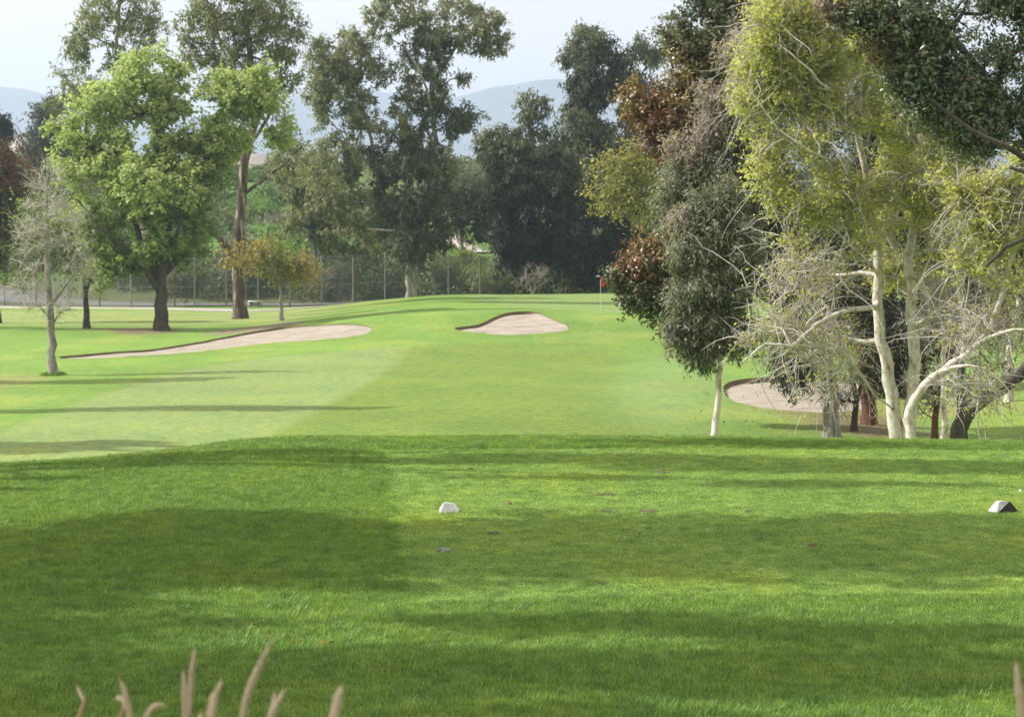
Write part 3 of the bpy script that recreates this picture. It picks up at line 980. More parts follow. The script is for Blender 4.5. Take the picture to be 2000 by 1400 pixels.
# 8 dark pair
tree('weeping_dark_tree', 'low dark weeping tree with thin dark trunk standing right of the green', 'tree', 163,
     [([(1043, 575), (1043, 545), (1047, 520), (1052, 490), (1045, 440), (1035, 380), (1025, 300)], .26, .08), ([(1043, 545), (1034, 520), (1022, 480), (1000, 430), (975, 370)], .14, .05), ([(1045, 440), (1070, 380), (1090, 320)], .12, .05)],
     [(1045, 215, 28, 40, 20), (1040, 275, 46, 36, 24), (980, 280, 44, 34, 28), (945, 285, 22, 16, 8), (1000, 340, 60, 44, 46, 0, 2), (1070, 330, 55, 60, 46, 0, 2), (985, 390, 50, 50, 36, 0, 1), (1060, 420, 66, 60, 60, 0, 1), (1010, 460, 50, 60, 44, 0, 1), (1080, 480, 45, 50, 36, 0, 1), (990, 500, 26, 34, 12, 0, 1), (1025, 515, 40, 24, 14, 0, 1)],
     DARK, 'bark_dark', seed=10, tw=.016, step=1.0, gap=(.27, 1.4))
tree('tall_dark_tree', 'tall dark olive-toned tree with drooping foliage behind the flag', 'tree', 168,
     [([(1140, 575), (1142, 500), (1150, 420), (1160, 320), (1155, 220), (1150, 120)], .40, .09), ([(1150, 420), (1200, 340), (1240, 250), (1260, 160)], .18, .06), ([(1142, 500), (1110, 420), (1100, 350), (1098, 250)], .16, .05)],
     [(1150, 75, 34, 28, 18), (1140, 110, 46, 34, 28), (1185, 120, 46, 40, 30, 0, 2), (1150, 170, 48, 40, 34, 0, 2), (1255, 100, 26, 34, 14), (1235, 140, 44, 36, 22), (1205, 180, 60, 36, 30, 0, 1), (1100, 200, 14, 14, 4), (1110, 105, 16, 10, 3), (1280, 120, 16, 30, 5),
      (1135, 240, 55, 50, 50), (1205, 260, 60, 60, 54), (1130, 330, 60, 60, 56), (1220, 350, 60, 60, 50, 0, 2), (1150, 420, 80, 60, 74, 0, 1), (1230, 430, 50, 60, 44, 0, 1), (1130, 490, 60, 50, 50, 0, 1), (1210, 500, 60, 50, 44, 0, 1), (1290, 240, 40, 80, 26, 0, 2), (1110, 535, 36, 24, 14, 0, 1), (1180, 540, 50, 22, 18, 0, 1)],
     DARK, 'bark_dark', seed=11, tw=.016, step=1.1, gap=(.27, 1.5))

# 9 yellow-green small crown left of the reddish tree
tree('yellow_green_tree', 'yellow-green tree in front of the tall dark tree, left of the red-tinged one', 'tree', 108,
     [([(1310, 640), (1300, 560), (1285, 480), (1265, 420), (1250, 370)], .2, .05), ([(1285, 480), (1240, 430), (1200, 400)], .08, .03)],
     [(1215, 330, 44, 34, 30), (1270, 310, 36, 34, 22), (1190, 370, 30, 30, 14), (1250, 390, 44, 50, 26), (1300, 420, 44, 60, 26), (1200, 400, 26, 16, 7)],
     dict(GOLD, cols=[((.160, .175, .050), (.340, .320, .090)), ((.10, .16, .035), (.17, .22, .06))], L=.18, n=5, m=8), 'bark_grey', seed=12, tw=.012, step=.6, gap=(.42, 1.0))

# 10 red-tinged evergreen
RED = dict(n=6, m=11, L=.13, W=.065, tl=.34, droop=.25, spread=.18, jit=.06, out=.6, rise=.1,
           cols=[((.045, .080, .028), (.130, .165, .055)), ((.13, .07, .03), (.32, .17, .08)), ((.18, .16, .05), (.32, .24, .08))], fleck=((.16, .06, .035), .12))
tree('red_tinged_tree', 'dark evergreen with rusty red young leaves reaching left over the fairway', 'tree', 66,
     [([(1697, 900), (1697, 862), (1695, 800), (1690, 720), (1670, 640), (1640, 560), (1600, 470), (1560, 380), (1510, 290), (1450, 200), (1410, 110)], .24, .05),
      ([(1640, 560), (1560, 540, -1), (1460, 540, -1), (1370, 550, -1), (1290, 545, -1), (1240, 540, -1)], .10, .03),
      ([(1560, 380), (1480, 330), (1400, 280), (1320, 240), (1270, 220)], .09, .03)],
     [(1232, 545, 34, 20, 30, -1), (1265, 520, 46, 30, 50, -1, 1), (1310, 510, 44, 36, 44, -1), (1260, 570, 50, 26, 40, -1), (1320, 570, 50, 40, 50, -1), (1290, 500, 40, 18, 26, -1, 2), (1310, 610, 26, 24, 18, -1),
      (1270, 205, 36, 26, 34, 0, 1), (1300, 240, 46, 28, 36, 0, 1), (1315, 280, 40, 22, 30, 0, 1), (1240, 200, 16, 26, 10, 0, 2), (1330, 175, 30, 34, 24, 0, 2), (1340, 230, 30, 30, 24, 0, 2), (1345, 310, 40, 40, 34),
      (1335, 75, 34, 34, 32), (1355, 105, 40, 30, 34, 0, 2), (1385, 60, 44, 44, 46), (1400, 20, 50, 40, 44), (1420, 110, 44, 40, 40), (1380, 150, 40, 40, 34), (1370, 0, 20, 20, 8), (1440, 30, 40, 50, 30)],
     RED, 'bark_red', 'leaf_gloss', seed=13, tw=.009, step=.5, gap=(.36, .8))

# 11 grey leaved pair on the right
GREY = dict(n=6, m=11, L=.14, W=.05, tl=.34, droop=.8, spread=.12, jit=.06, out=.4, rise=-.05,
            cols=[((.085, .115, .070), (.250, .265, .180)), ((.170, .150, .130), (.440, .380, .340)), ((.035, .055, .034), (.120, .145, .088))], fleck=((.42, .33, .28), .07))
tree('white_stemmed_gum', 'young grey-leaved gum on a slim leaning white stem at the fairway edge', 'tree', 58,
     [([(1393, 905), (1395, 862), (1401, 800), (1406, 740), (1407, 700), (1404, 640), (1398, 560), (1402, 480), (1396, 400)], .105, .03), ([(1404, 640), (1425, 590), (1440, 530)], .04, .02), ([(1405, 660), (1380, 610), (1355, 560)], .035, .015)],
     [(1400, 440, 50, 50, 70), (1365, 500, 48, 40, 50), (1440, 490, 40, 50, 46), (1390, 560, 60, 46, 76, 0, 0), (1340, 590, 40, 34, 30), (1430, 600, 46, 40, 50), (1370, 640, 54, 34, 50, 0, 0), (1350, 650, 40, 30, 26, 0, 2), (1400, 680, 40, 24, 34), (1330, 655, 26, 22, 12, 0, 1), (1440, 650, 36, 26, 22), (1372, 700, 20, 14, 8), (1400, 380, 44, 30, 30), (1350, 440, 30, 30, 18, 0, 1)],
     GREY, 'bark_white', seed=14, tw=.008, step=.4, gap=(.36, .7))
tree('grey_leaved_gum', 'big grey and pinkish leaved gum with rough grey trunk right of the slim white stem', 'tree', 62,
     [([(1627, 900), (1626, 862), (1625, 800), (1622, 750), (1605, 700), (1580, 640), (1550, 560), (1520, 470), (1490, 380), (1460, 280), (1440, 180)], .24, .05), ([(1605, 700), (1630, 640, 1), (1640, 560, 1), (1610, 460, 1)], .14, .04), ([(1550, 560), (1480, 500), (1400, 440), (1360, 380)], .10, .03)],
     [(1460, 120, 60, 50, 56, 0, 1), (1420, 170, 56, 46, 50, 0, 1), (1500, 180, 60, 60, 56, 1, 1), (1400, 230, 50, 46, 44, 0, 1), (1460, 260, 70, 50, 62), (1370, 300, 60, 46, 54, 0, 1), (1340, 370, 52, 50, 54), (1430, 340, 70, 60, 70), (1500, 330, 60, 60, 54, 0, 2), (1400, 420, 80, 50, 70, 0, 2), (1330, 430, 36, 40, 26),
      (1490, 430, 60, 60, 56, 0, 2), (1560, 420, 50, 70, 44, 1, 2), (1470, 510, 60, 50, 44, 0, 2), (1540, 540, 60, 60, 50, 0, 2), (1590, 640, 60, 44, 40, 0, 2), (1530, 660, 50, 40, 30, 0, 2), (1570, 720, 60, 30, 30, 0, 2), (1550, 750, 30, 20, 12, 0, 2), (1600, 280, 60, 80, 40, 2, 2), (1630, 180, 60, 60, 30, 2, 1), (1640, 500, 60, 80, 40, 2, 2), (1545, 60, 50, 50, 26, 1, 1)],
     GREY, 'bark_grey', seed=15, tw=.009, step=.5, gap=(.36, .9))

# 12 sycamores
SYC = dict(n=5, m=3, L=.080, W=.062, tl=.50, droop=.15, spread=.04, jit=.045, out=.35, rise=.40, tr=.0085, thin=(1, .09),
           cols=[((.335, .370, .080), (.585, .595, .190)), ((.36, .34, .10), (.50, .50, .14))], bark2='bark_twig')
SYCB = dict(SYC, m=0)
tree('white_sycamore', 'tall sycamore with twin white trunks and yellow-green spring leaves', 'tree', 53,
     [([(1756, 915), (1752, 862), (1745, 800), (1738, 740), (1728, 690), (1716, 640), (1712, 590), (1716, 540), (1712, 480), (1705, 430), (1690, 360), (1680, 290), (1660, 200), (1640, 120), (1600, 30)], .195, .04),
      ([(1768, 915, .4, 1), (1772, 862), (1778, 800), (1783, 740), (1787, 690), (1782, 640), (1778, 560), (1776, 500), (1786, 440), (1790, 380), (1800, 300), (1790, 220), (1810, 140), (1800, 50)], .19, .04),
      ([(1712, 600), (1690, 598, -1), (1650, 600, -1.5), (1610, 606, -2), (1575, 625, -2), (1545, 645, -2.3), (1510, 680, -2.5), (1480, 690, -2.6)], .085, .02),
      ([(1575, 625, -2), (1550, 640, -2), (1570, 605, -2.2), (1590, 590, -2.3)], .05, .02),
      ([(1545, 645, -2.3), (1520, 665, -2.6), (1470, 660, -2.8), (1440, 680, -3), (1420, 695, -3)], .05, .012),
      ([(1716, 540), (1690, 520, -1), (1670, 495, -1), (1640, 470, -1), (1600, 440, -1.5)], .06, .02),
      ([(1600, 610, -2), (1590, 575, -1), (1570, 555, -1), (1530, 560, -1)], .04, .012),
      ([(1690, 360), (1620, 320, -1), (1560, 300, -2), (1500, 260, -2)], .06, .015), ([(1680, 290), (1640, 220, -1), (1560, 150, -2), (1500, 100, -2)], .06, .015), ([(1500, 260, -2), (1440, 180, -2.5), (1445, 150, -2.6)], .03, .012),
      ([(1786, 440), (1840, 400, -1), (1880, 350, -1)], .06, .02), ([(1800, 300), (1760, 240, -1.5), (1720, 150, -2)], .05, .015), ([(1790, 340), (1830, 270, -2), (1850, 180, -2)], .05, .015),
      ([(1782, 640), (1820, 600, -1), (1860, 560, -1)], .05, .02), ([(1745, 800), (1700, 770, -1), (1670, 730, -1.4), (1640, 690, -1.6)], .035, .012)],
     [(1480, 60, 50, 60, 60, -1.5), (1540, 40, 60, 50, 66, -1), (1500, 130, 60, 50, 56, -1), (1580, 120, 60, 50, 60, -1), (1620, 60, 40, 50, 30, -1), (1490, 200, 50, 40, 36, -1), (1560, 210, 60, 50, 60, -1), (1650, 190, 60, 60, 60, -1), (1700, 110, 40, 50, 34, -2), (1660, 120, 26, 30, 16, -2),
      (1480, 290, 44, 40, 34, -1), (1550, 300, 66, 50, 66, -1), (1640, 290, 70, 50, 76, -1.5), (1730, 240, 60, 60, 56, -1.5), (1500, 350, 40, 30, 20, -1), (1590, 380, 70, 50, 66, -1), (1680, 360, 70, 50, 42, 0), (1760, 330, 60, 50, 38, 0), (1830, 290, 50, 50, 36, -2), (1640, 460, 60, 50, 40, -1), (1745, 430, 50, 50, 26, 1.3), (1820, 400, 60, 50, 44, -.5), (1850, 470, 50, 50, 40, -1), (1540, 440, 50, 40, 24, -1), (1760, 520, 60, 40, 22, 1.2),
      (1590, 500, 80, 60, 46, -1, 1), (1520, 560, 80, 60, 44, -1.5, 1), (1630, 560, 60, 50, 36, 1, 1), (1490, 640, 60, 40, 26, -2, 1), (1580, 660, 80, 50, 40, -1.5, 1), (1640, 680, 60, 60, 36, 1, 1), (1620, 740, 60, 40, 20, -1.5, 1), (1530, 720, 50, 50, 14, -2, 1), (1830, 600, 60, 60, 36, -.5, 1), (1450, 680, 30, 30, 12, -2.5, 1)],
     dict(SYC, n=7, m=10), 'bark_white', 'leaf_young', seed=16, tw=.0085, step=.45, extra_wood=900, up=.08, rootflare=1.25, gap=(.45, .5), sprays=(800, 1.6, .011, .13, (0, 1, 1)))
tree('leaning_sycamore', 'crooked white-limbed sycamore leaning right, just right of the twin white trunks', 'tree', 50,
     [([(1778, 930), (1780, 862), (1776, 820), (1785, 780), (1805, 750), (1840, 722), (1880, 700), (1910, 670), (1935, 640), (1960, 560), (1985, 470), (2010, 380)], .13, .04),
      ([(1840, 722), (1870, 708, -1), (1905, 715, -1), (1940, 745, -1), (1960, 770, -1)], .05, .015), ([(1880, 700), (1900, 640, 1), (1890, 570, 1), (1880, 500, 1)], .06, .02), ([(1960, 560), (1920, 480), (1900, 420)], .05, .02),
      ([(1910, 670), (1960, 640, -1), (2010, 640, -1), (2060, 600, -1)], .05, .02)],
     [(1930, 400, 60, 60, 46), (1990, 330, 50, 60, 36), (1960, 480, 60, 60, 40), (1900, 530, 50, 50, 30), (1990, 560, 50, 50, 26), (1900, 640, 70, 50, 36, 0, 1), (1970, 680, 50, 60, 26, 0, 1), (1870, 750, 60, 50, 24, -.5, 1), (2020, 440, 40, 60, 26), (1940, 760, 50, 40, 14, -.5, 1), (1860, 360, 40, 40, 24)],
     dict(SYC, n=7, m=10), 'bark_white', 'leaf_young', seed=17, tw=.0085, step=.45, extra_wood=500, up=.08, rootflare=1.25, gap=(.45, .5), sprays=(260, 1.5, .012, .16, (0, 1)))
tree('slender_sycamore', 'slender straight white trunk between the leaning sycamore and the dark leaning tree', 'tree', 54,
     [([(1841, 915), (1842, 862), (1841, 800), (1844, 740), (1842, 690), (1850, 620), (1845, 540), (1850, 470), (1860, 400)], .105, .03), ([(1843, 730), (1825, 700), (1805, 690)], .04, .015), ([(1842, 690), (1870, 640), (1900, 600)], .04, .015)],
     [(1850, 560, 50, 60, 26, 0, 1), (1860, 460, 50, 60, 30), (1830, 650, 50, 50, 20, 0, 1), (1880, 620, 40, 50, 16, 0, 1)],
     dict(SYC, n=6, m=2), 'bark_white', 'leaf_young', seed=18, tw=.006, step=.45, extra_wood=420)
TWG = dict(SYC, n=4, m=1, tl=.6, tr=.010, thin=(.5, .5), bark2='bark_grey')
tree('twiggy_grey_tree', 'leafless grey twiggy tree filling the space behind and left of the twin white trunks', 'tree', 64,
     [([(1668, 905), (1668, 850), (1672, 780), (1660, 700), (1640, 620), (1620, 540)], .10, .03), ([(1672, 780), (1700, 700), (1730, 620)], .06, .02)],
     [(1600, 600, 80, 60, 60), (1680, 560, 80, 60, 60), (1700, 680, 70, 60, 50), (1560, 680, 60, 50, 36), (1640, 760, 70, 40, 30)], dict(TWG, bark2='bark_dark'), 'bark_dark', seed=31, tw=.009, step=.5, extra_wood=700)
tree('twiggy_brown_tree', 'leafless brown twiggy tree filling the space behind the crooked leaning sycamore', 'tree', 61,
     [([(1822, 905), (1824, 850), (1828, 780), (1850, 700), (1870, 620), (1890, 540)], .10, .03), ([(1828, 780), (1800, 700), (1810, 600)], .06, .02), ([(1850, 700), (1920, 640), (1980, 600)], .05, .02)],
     [(1820, 640, 60, 70, 56), (1900, 600, 70, 60, 60), (1960, 640, 60, 60, 44), (1860, 740, 60, 50, 36), (1940, 720, 50, 40, 24), (1800, 760, 36, 50, 22)], TWG, 'bark_red', seed=32, tw=.009, step=.5, extra_wood=700)
tree('dark_understory_tree', 'dark leafy evergreen showing through and between the sycamore crowns and trunks', 'tree', 76,
     [([(1745, 860), (1745, 760), (1742, 660), (1740, 560), (1745, 400), (1740, 260)], .2, .05)], [(1745, 640, 70, 70, 50, 0, 1), (1660, 600, 60, 60, 36, 0, 1), (1830, 620, 60, 70, 40, 0, 1), (1750, 730, 60, 40, 26, 0, 1), (1880, 560, 60, 60, 36, 0, 1), (1960, 560, 60, 60, 30, 0, 1), (1700, 220, 70, 60, 56, 0, 0), (1780, 280, 70, 60, 56, 0, 2), (1700, 340, 70, 60, 56, 0, 2), (1800, 380, 70, 60, 50, 0, 0), (1720, 450, 70, 60, 50, 0, 2), (1860, 460, 70, 60, 40, 0, 2), (1640, 400, 50, 60, 36, 0, 0), (1880, 340, 60, 60, 36, 0, 2), (1660, 120, 50, 60, 34, 0, 0), (1960, 440, 60, 70, 40, 0, 2), (2030, 520, 50, 90, 30, 0, 1)],
     dict(DARK, L=.2, W=.08, tl=.5, n=6, m=10), 'bark_dark', seed=33, tw=.012, step=.7)
tree('thin_white_sapling', 'thin white stem rising behind the foot of the leaning trunks at far right', 'tree', 74,
     [([(1913, 800), (1912, 740), (1910, 690), (1905, 600)], .07, .03)], [(1905, 600, 40, 60, 16, 0, 1)], dict(SYC, n=5, m=1), 'bark_white', seed=19, tw=.007, step=.5)
tree('far_white_trunk_tree', 'short stout white trunk on the slope at the right edge', 'tree', 72,
     [([(1972, 796), (1971, 760), (1969, 720), (1975, 660), (1990, 590)], .15, .08)], [(1990, 560, 60, 60, 30, 0, 0), (1980, 640, 40, 40, 14, 0, 1)], dict(SYC, n=5, m=3), 'bark_white', seed=20, tw=.009, step=.5)

# 13 dark leaning trunk
tree('dark_leaning_tree', 'thick dark trunk leaning hard right behind the white sycamores', 'tree', 57,
     [([(1868, 905), (1870, 862), (1880, 820), (1900, 795), (1935, 770), (1975, 745), (2020, 700), (2080, 640), (2140, 560)], .24, .12),
      ([(1880, 830), (1890, 770, 1), (1895, 700, 1), (1900, 600, 1.5), (1915, 480, 2)], .14, .05)],
     [(2080, 560, 60, 60, 26), (2140, 480, 70, 70, 40), (1930, 450, 60, 70, 30, 2), (2050, 420, 50, 60, 30, 1)],
     dict(RED, cols=[((.03, .05, .02), (.07, .09, .035))]), 'bark_dark', 'leaf_gloss', seed=21, tw=.009, step=.5)

# 14 glossy dark evergreen hanging in from the top right
GLOSS = dict(n=6, m=9, L=.105, W=.05, tl=.30, droop=.2, spread=.10, jit=.05, out=.5, rise=.05,
             cols=[((.055, .090, .045), (.170, .225, .120)), ((.08, .06, .032), (.20, .15, .06))], fleck=((.26, .17, .07), .06))
tree('glossy_evergreen', 'glossy dark green evergreen whose heavy crown fills the top right corner', 'tree', 44,
     [([(2150, 980), (2140, 800), (2120, 600), (2080, 450), (2040, 330), (1980, 220), (1900, 120), (1820, 30)], .26, .06), ([(2120, 600), (2060, 520, -1), (2000, 458, -2), (1960, 460, -2.5), (1900, 480, -3), (1862, 515, -3)], .09, .03),
      ([(2040, 330), (1960, 300, -1), (1880, 260, -1), (1800, 200, -1)], .08, .03), ([(1980, 220), (1880, 150), (1760, 90), (1680, 50)], .08, .03), ([(2080, 450), (2020, 360, -1), (1950, 330, -1)], .08, .03)],
     [(1700, 30, 56, 44, 40), (1640, 30, 36, 30, 18, 0, 1), (1780, 40, 66, 56, 62), (1740, 90, 46, 30, 26, 0, 1), (1870, 40, 70, 60, 72), (1960, 50, 70, 70, 76), (1830, 120, 60, 50, 56), (1920, 140, 66, 56, 70), (2000, 170, 60, 66, 60), (1780, 160, 40, 40, 26), (1850, 200, 56, 40, 50), (1940, 230, 66, 44, 62), (2030, 260, 50, 60, 40), (1890, 260, 44, 30, 26), (1970, 290, 50, 30, 26), (1800, 215, 30, 22, 12), (1830, -30, 110, 50, 60), (1980, -30, 80, 50, 50), (1900, 60, 60, 50, 46, 1.5), (2060, 60, 50, 80, 40)],
     GLOSS, 'bark_dark', 'leaf_gloss', seed=22, tw=.008, step=.4, gap=(.43, .75))

# 15 left edge and distant trees
tree('rusty_leaved_tree', 'dark tree with rusty red leaf tips at the left edge', 'tree', 138,
     [([(-8, 650), (-10, 560), (-6, 480), (0, 400), (8, 330)], .3, .1)], [(5, 320, 34, 36, 26, 0, 1), (40, 340, 26, 24, 12, 0, 1), (-10, 390, 50, 50, 40), (20, 430, 36, 50, 26), (0, 490, 40, 40, 26, 0, 0), (-30, 330, 40, 60, 24)],
     dict(RED, L=.24, W=.11, tl=.8, n=5, m=9, spread=.3, jit=.1, cols=[((.035, .050, .022), (.080, .090, .040)), ((.10, .05, .035), (.21, .11, .07))]), 'bark_dark', seed=23, tw=.016, step=.9)
tree('dark_conifer', 'small dark conifer showing above the rusty tree at the left edge', 'tree', 205,
     [([(-4, 560), (-2, 400), (2, 300), (4, 225)], .3, .06)], [(4, 235, 14, 20, 14, 0, 1), (2, 265, 20, 26, 24, 0, 1), (4, 300, 26, 30, 26, 0, 1), (-10, 350, 34, 40, 26, 0, 1)],
     dict(DARK, L=.4, W=.12), 'bark_dark', seed=24, tw=.02, step=1.3)
tree('blue_grey_tree', 'hazy grey-blue tree peeping out left of the bright green crown', 'tree', 250,
     [([(95, 360), (92, 300), (96, 230)], .4, .1)], [(92, 215, 22, 24, 16), (85, 255, 32, 28, 26), (75, 290, 24, 18, 14), (105, 280, 30, 30, 18)],
     dict(DARK, L=.55, W=.2, tl=1.6, cols=[((.06, .075, .06), (.11, .12, .085))]), 'bark_dark', seed=25, tw=.03, step=1.6)
tree('mid_green_tree', 'grey-green tree between the large gum and the weeping dark tree', 'tree', 182,
     [([(905, 560), (902, 500), (900, 430), (905, 370)], .25, .08)], [(900, 372, 30, 22, 13), (930, 390, 36, 36, 24, 0, 1), (885, 400, 40, 40, 26, 0, 1), (915, 440, 40, 30, 20, 0, 1), (950, 430, 26, 30, 12)],
     dict(EUC, L=.36, W=.14, tl=1.0, cols=[((.07, .085, .045), (.13, .14, .08)), ((.045, .06, .04), (.09, .10, .06))]), 'bark_grey', seed=26, tw=.02, step=1.2)
tree('olive_hill_tree', 'olive-green tree on the grassy hill between the forked gum and the large gum', 'tree', 176,
     [([(618, 560), (616, 500), (612, 440), (606, 380)], .25, .08)], [(600, 330, 36, 30, 20), (570, 350, 34, 36, 20), (610, 390, 40, 40, 26), (640, 440, 40, 30, 20, 0, 1), (580, 420, 28, 30, 12), (560, 300, 24, 24, 8)],
     dict(EUC, L=.34, W=.13, tl=1.0), 'bark_grey', seed=27, tw=.02, step=1.2)
tree('bare_pale_shrub', 'leafless pale shrub fanning out at the foot of the weeping dark tree', 'shrub', 160,
     [([(1040, 577), (1036, 560), (1026, 545)], .06, .02), ([(1040, 577), (1046, 555), (1060, 538)], .05, .02), ([(1040, 575), (1050, 560), (1072, 548)], .05, .02), ([(1040, 575), (1030, 562), (1010, 552)], .05, .02)],
     [(1020, 548, 18, 12, 14), (1060, 540, 22, 18, 20), (1040, 535, 20, 14, 12)], dict(SYC, n=7, m=0, tl=.6, tr=.012, bark2='bark_pale'), 'bark_pale', seed=28, tw=.012, step=.3, up=.25)

# shrubs: those that stand out singly
SHRUB = dict(n=5, m=8, L=.24, W=.12, tl=.6, droop=.25, spread=.3, jit=.12, out=.7, rise=.25,
             cols=[((.10, .15, .035), (.21, .25, .07)), ((.05, .07, .03), (.10, .12, .055)), ((.12, .13, .10), (.22, .22, .16))])
SHR = [
    ('bright yellow-green shrub below the dark tree, left of the flag', 1135, 168, 578, [(1130, 560, 30, 14, 26), (1160, 563, 20, 12, 14)]),
    ('low yellow-green shrub behind the crest of the green, left of the bare shrub', 985, 172, 575, [(960, 545, 50, 26, 40), (1000, 552, 26, 18, 16)]),
    ('light green shrub cluster beyond the fence, right of the large gum', 895, 176, 580, [(880, 525, 44, 32, 44), (920, 515, 36, 26, 30), (860, 550, 40, 26, 26)]),
    ('silvery green shrub behind the fence right of the golden tree', 655, 170, 600, [(640, 560, 34, 28, 30, 0, 2), (670, 545, 32, 30, 30, 0, 1), (625, 580, 26, 20, 16, 0, 1)]),
    ('yellow-green shrub standing taller than the fence, left of the large gum', 700, 175, 590, [(690, 480, 36, 26, 30), (730, 490, 30, 24, 24), (700, 520, 44, 30, 36, 0, 1)]),
    ('pale yellow-green bush above the fence post line, near the golden tree', 640, 177, 590, [(640, 478, 18, 22, 14), (655, 500, 30, 20, 18)]),
    ('grey-leaved shrub in front of the fence, under the bright green tree', 340, 165, 602, [(345, 545, 26, 26, 22, 0, 2), (370, 555, 30, 24, 22, 0, 1)]),
    ('pale sparse shrub behind the road at far left', 55, 190, 590, [(50, 560, 40, 24, 26, 0, 2), (100, 555, 30, 26, 18, 0, 2)]),
]
for i, (lab, px, Y, base, bl) in enumerate(SHR):
    tree('shrub', lab, 'shrub', Y, [([(px, base), (px, base - 12)], .08, .05), ([(px, base), (bl[0][0], bl[0][1] + 8)], .06, .03)], bl, SHRUB, 'bark_grey', seed=40 + i, tw=.012, step=.6,
         group='shrubs beyond the fence', up=.2)


def thicket(name, label, items, seed, cols, L=.34, Wd=.2, n_per=240):
    """brush that reads as one mass: many rounded bushes of leaves growing on the ground"""
    rng = np.random.default_rng(seed)
    P = []; D = []; Cc = []
    for (x, Y, r, h) in items:
        z = float(zt(x, Y)); k = int(n_per * (r * h) ** .8 / 2 + 60)
        v = unit(rng.normal(size=(k, 3))); v[:, 2] = np.abs(v[:, 2])
        lump = .72 + .5 * fbm(v[:, 0] * 2.2 + x, v[:, 1] * 2.2 + v[:, 2] * 2 + Y, seed, 3)
        q = v * lump[:, None] * (rng.random((k, 1)) ** .35) * np.array((r, r, h))
        P.append(q + np.array((x, Y, z - .1)))
        D.append(unit(v * .6 + rng.normal(size=(k, 3)) * .7 + np.array((0, 0, .1))))
        c = cols[rng.integers(len(cols))]; f = np.clip(rng.random() * .5 + rng.random((k, 1)) * .5, 0, 1)
        Cc.append((np.array(c[0]) * (1 - f) + np.array(c[1]) * f) * rng.uniform(.8, 1.2, (k, 1)))
    P = np.vstack(P); D = np.vstack(D); Cc = np.vstack(Cc); n = len(P)
    me = leaves_mesh(name, P, D, L * rng.uniform(.6, 1.3, n), Wd * rng.uniform(.6, 1.3, n), Cc, .15, rng)
    return tag(link(name, me, M['leaf']), label, None, None, 'stuff')


rg = np.random.default_rng(77)
it = []
for k in range(150):
    px = rg.uniform(-260, 1330); Y = 171 + rg.uniform(0, 14) + interp(px, [(0, 18), (230, 12), (330, 2), (900, 0), (1300, 0)])
    it.append((xy(px, Y)[0], Y, rg.uniform(1.3, 2.6), rg.uniform(1.6, 3.4) * (1 if px < 1000 else .9) * (.55 if 840 < px < 990 else 1)))
thicket('thicket', None, it, 5, [((.018, .034, .016), (.065, .105, .045)), ((.07, .10, .045), (.19, .25, .095)), ((.04, .055, .032), (.13, .16, .10)), ((.018, .036, .016), (.09, .135, .05))])
it = []
for k in range(330):
    px = rg.uniform(-500, 1900); Y = rg.uniform(190, 325)
    x = xy(px, Y)[0]
    if 470 < px < 660 and Y > 190 and rg.random() < .6: continue
    if 830 < px < 1000 and 184 < Y < 226: continue
    it.append((x, Y, rg.uniform(1.4, 3.4), rg.uniform(1.2, 3.8)))
it2 = []
for k in range(70):
    px = rg.uniform(465, 670); Y = rg.uniform(178, 280)
    it2.append((xy(px, Y)[0], Y, rg.uniform(.8, 2.4), rg.uniform(.5, 1.9)))
thicket('hill_brush', None, it2, 16, [((.08, .15, .035), (.16, .27, .07)), ((.06, .10, .04), (.13, .18, .07))], .36, .24, 170)
thicket('hillside_scrub', None, it, 6, [((.05, .07, .045), (.13, .155, .09)), ((.10, .125, .06), (.22, .24, .11)), ((.11, .105, .095), (.20, .19, .165)), ((.04, .06, .038), (.10, .13, .065))], .42, .26, 190)


# ------------------------------------------------------------------ trees outside the frame on the left that throw the shade
def shade_tree(label, x, Y, blobs, seed, nleaf=15000, trunk_r=.3, top=9.0):
    """blobs: (x,y,z above ground,rx,ry,rz,share)"""
    rng = np.random.default_rng(seed)
    z0 = float(zt(x, Y))
    root = empty('shade_tree', (x, Y, z0), label, 'tree', 'trees beside the tee')
    w = Wood(); w.tube(smooth_open([(0, 0, -.2), (.1, 0, 2), (-.1, .2, 4.5), (.2, 0, top)], .6), np.linspace(trunk_r, .08, len(smooth_open([(0, 0, -.2), (.1, 0, 2), (-.1, .2, 4.5), (.2, 0, top)], .6))), 10)
    P = []; D = []
    tot = sum(b[6] for b in blobs)
    bw = Wood()
    for b in blobs:
        c = np.array((b[0] - x, b[1] - Y, b[2])); rr = np.array(b[3:6]); k = int(nleaf * b[6] / tot)
        kc = max(6, k // 45)
        v = unit(rng.normal(size=(kc, 3))) * rng.random((kc, 1)) ** .4
        cc = c + v * rr
        s = np.array((0, 0, min(top * .9, max(2.0, b[2] * .6))))
        bw.tube(smooth_open([s, (s + c) / 2 + np.array((0, 0, .6)), c], .6), np.linspace(.10, .03, len(smooth_open([s, (s + c) / 2 + np.array((0, 0, .6)), c], .6))), 5)
        bw.spikes(np.repeat(c[None], kc, 0), cc, .015)
        sg = min(.26, .15 + .0 * rr[1], .6 * rr[1])
        q = np.repeat(cc, 75, 0) + rng.normal(size=(kc * 75, 3)) * np.array((.28, sg, sg))
        P.append(q); D.append(unit(rng.normal(size=q.shape) + np.array((0, 0, -.6))))
    P = np.vstack(P); D = np.vstack(D); n = len(P)
    col = np.array((.05, .08, .03)) * rng.uniform(.6, 1.6, (n, 1))
    link('trunk', w.mesh('trunk'), M['bark_grey'], root)
    link('branches', bw.mesh('branches'), M['bark_grey'], root)
    link('crown', leaves_mesh('crown', P, D, .17 * rng.uniform(.7, 1.3, n), .085 * rng.uniform(.7, 1.3, n), col), M['leaf'], root)


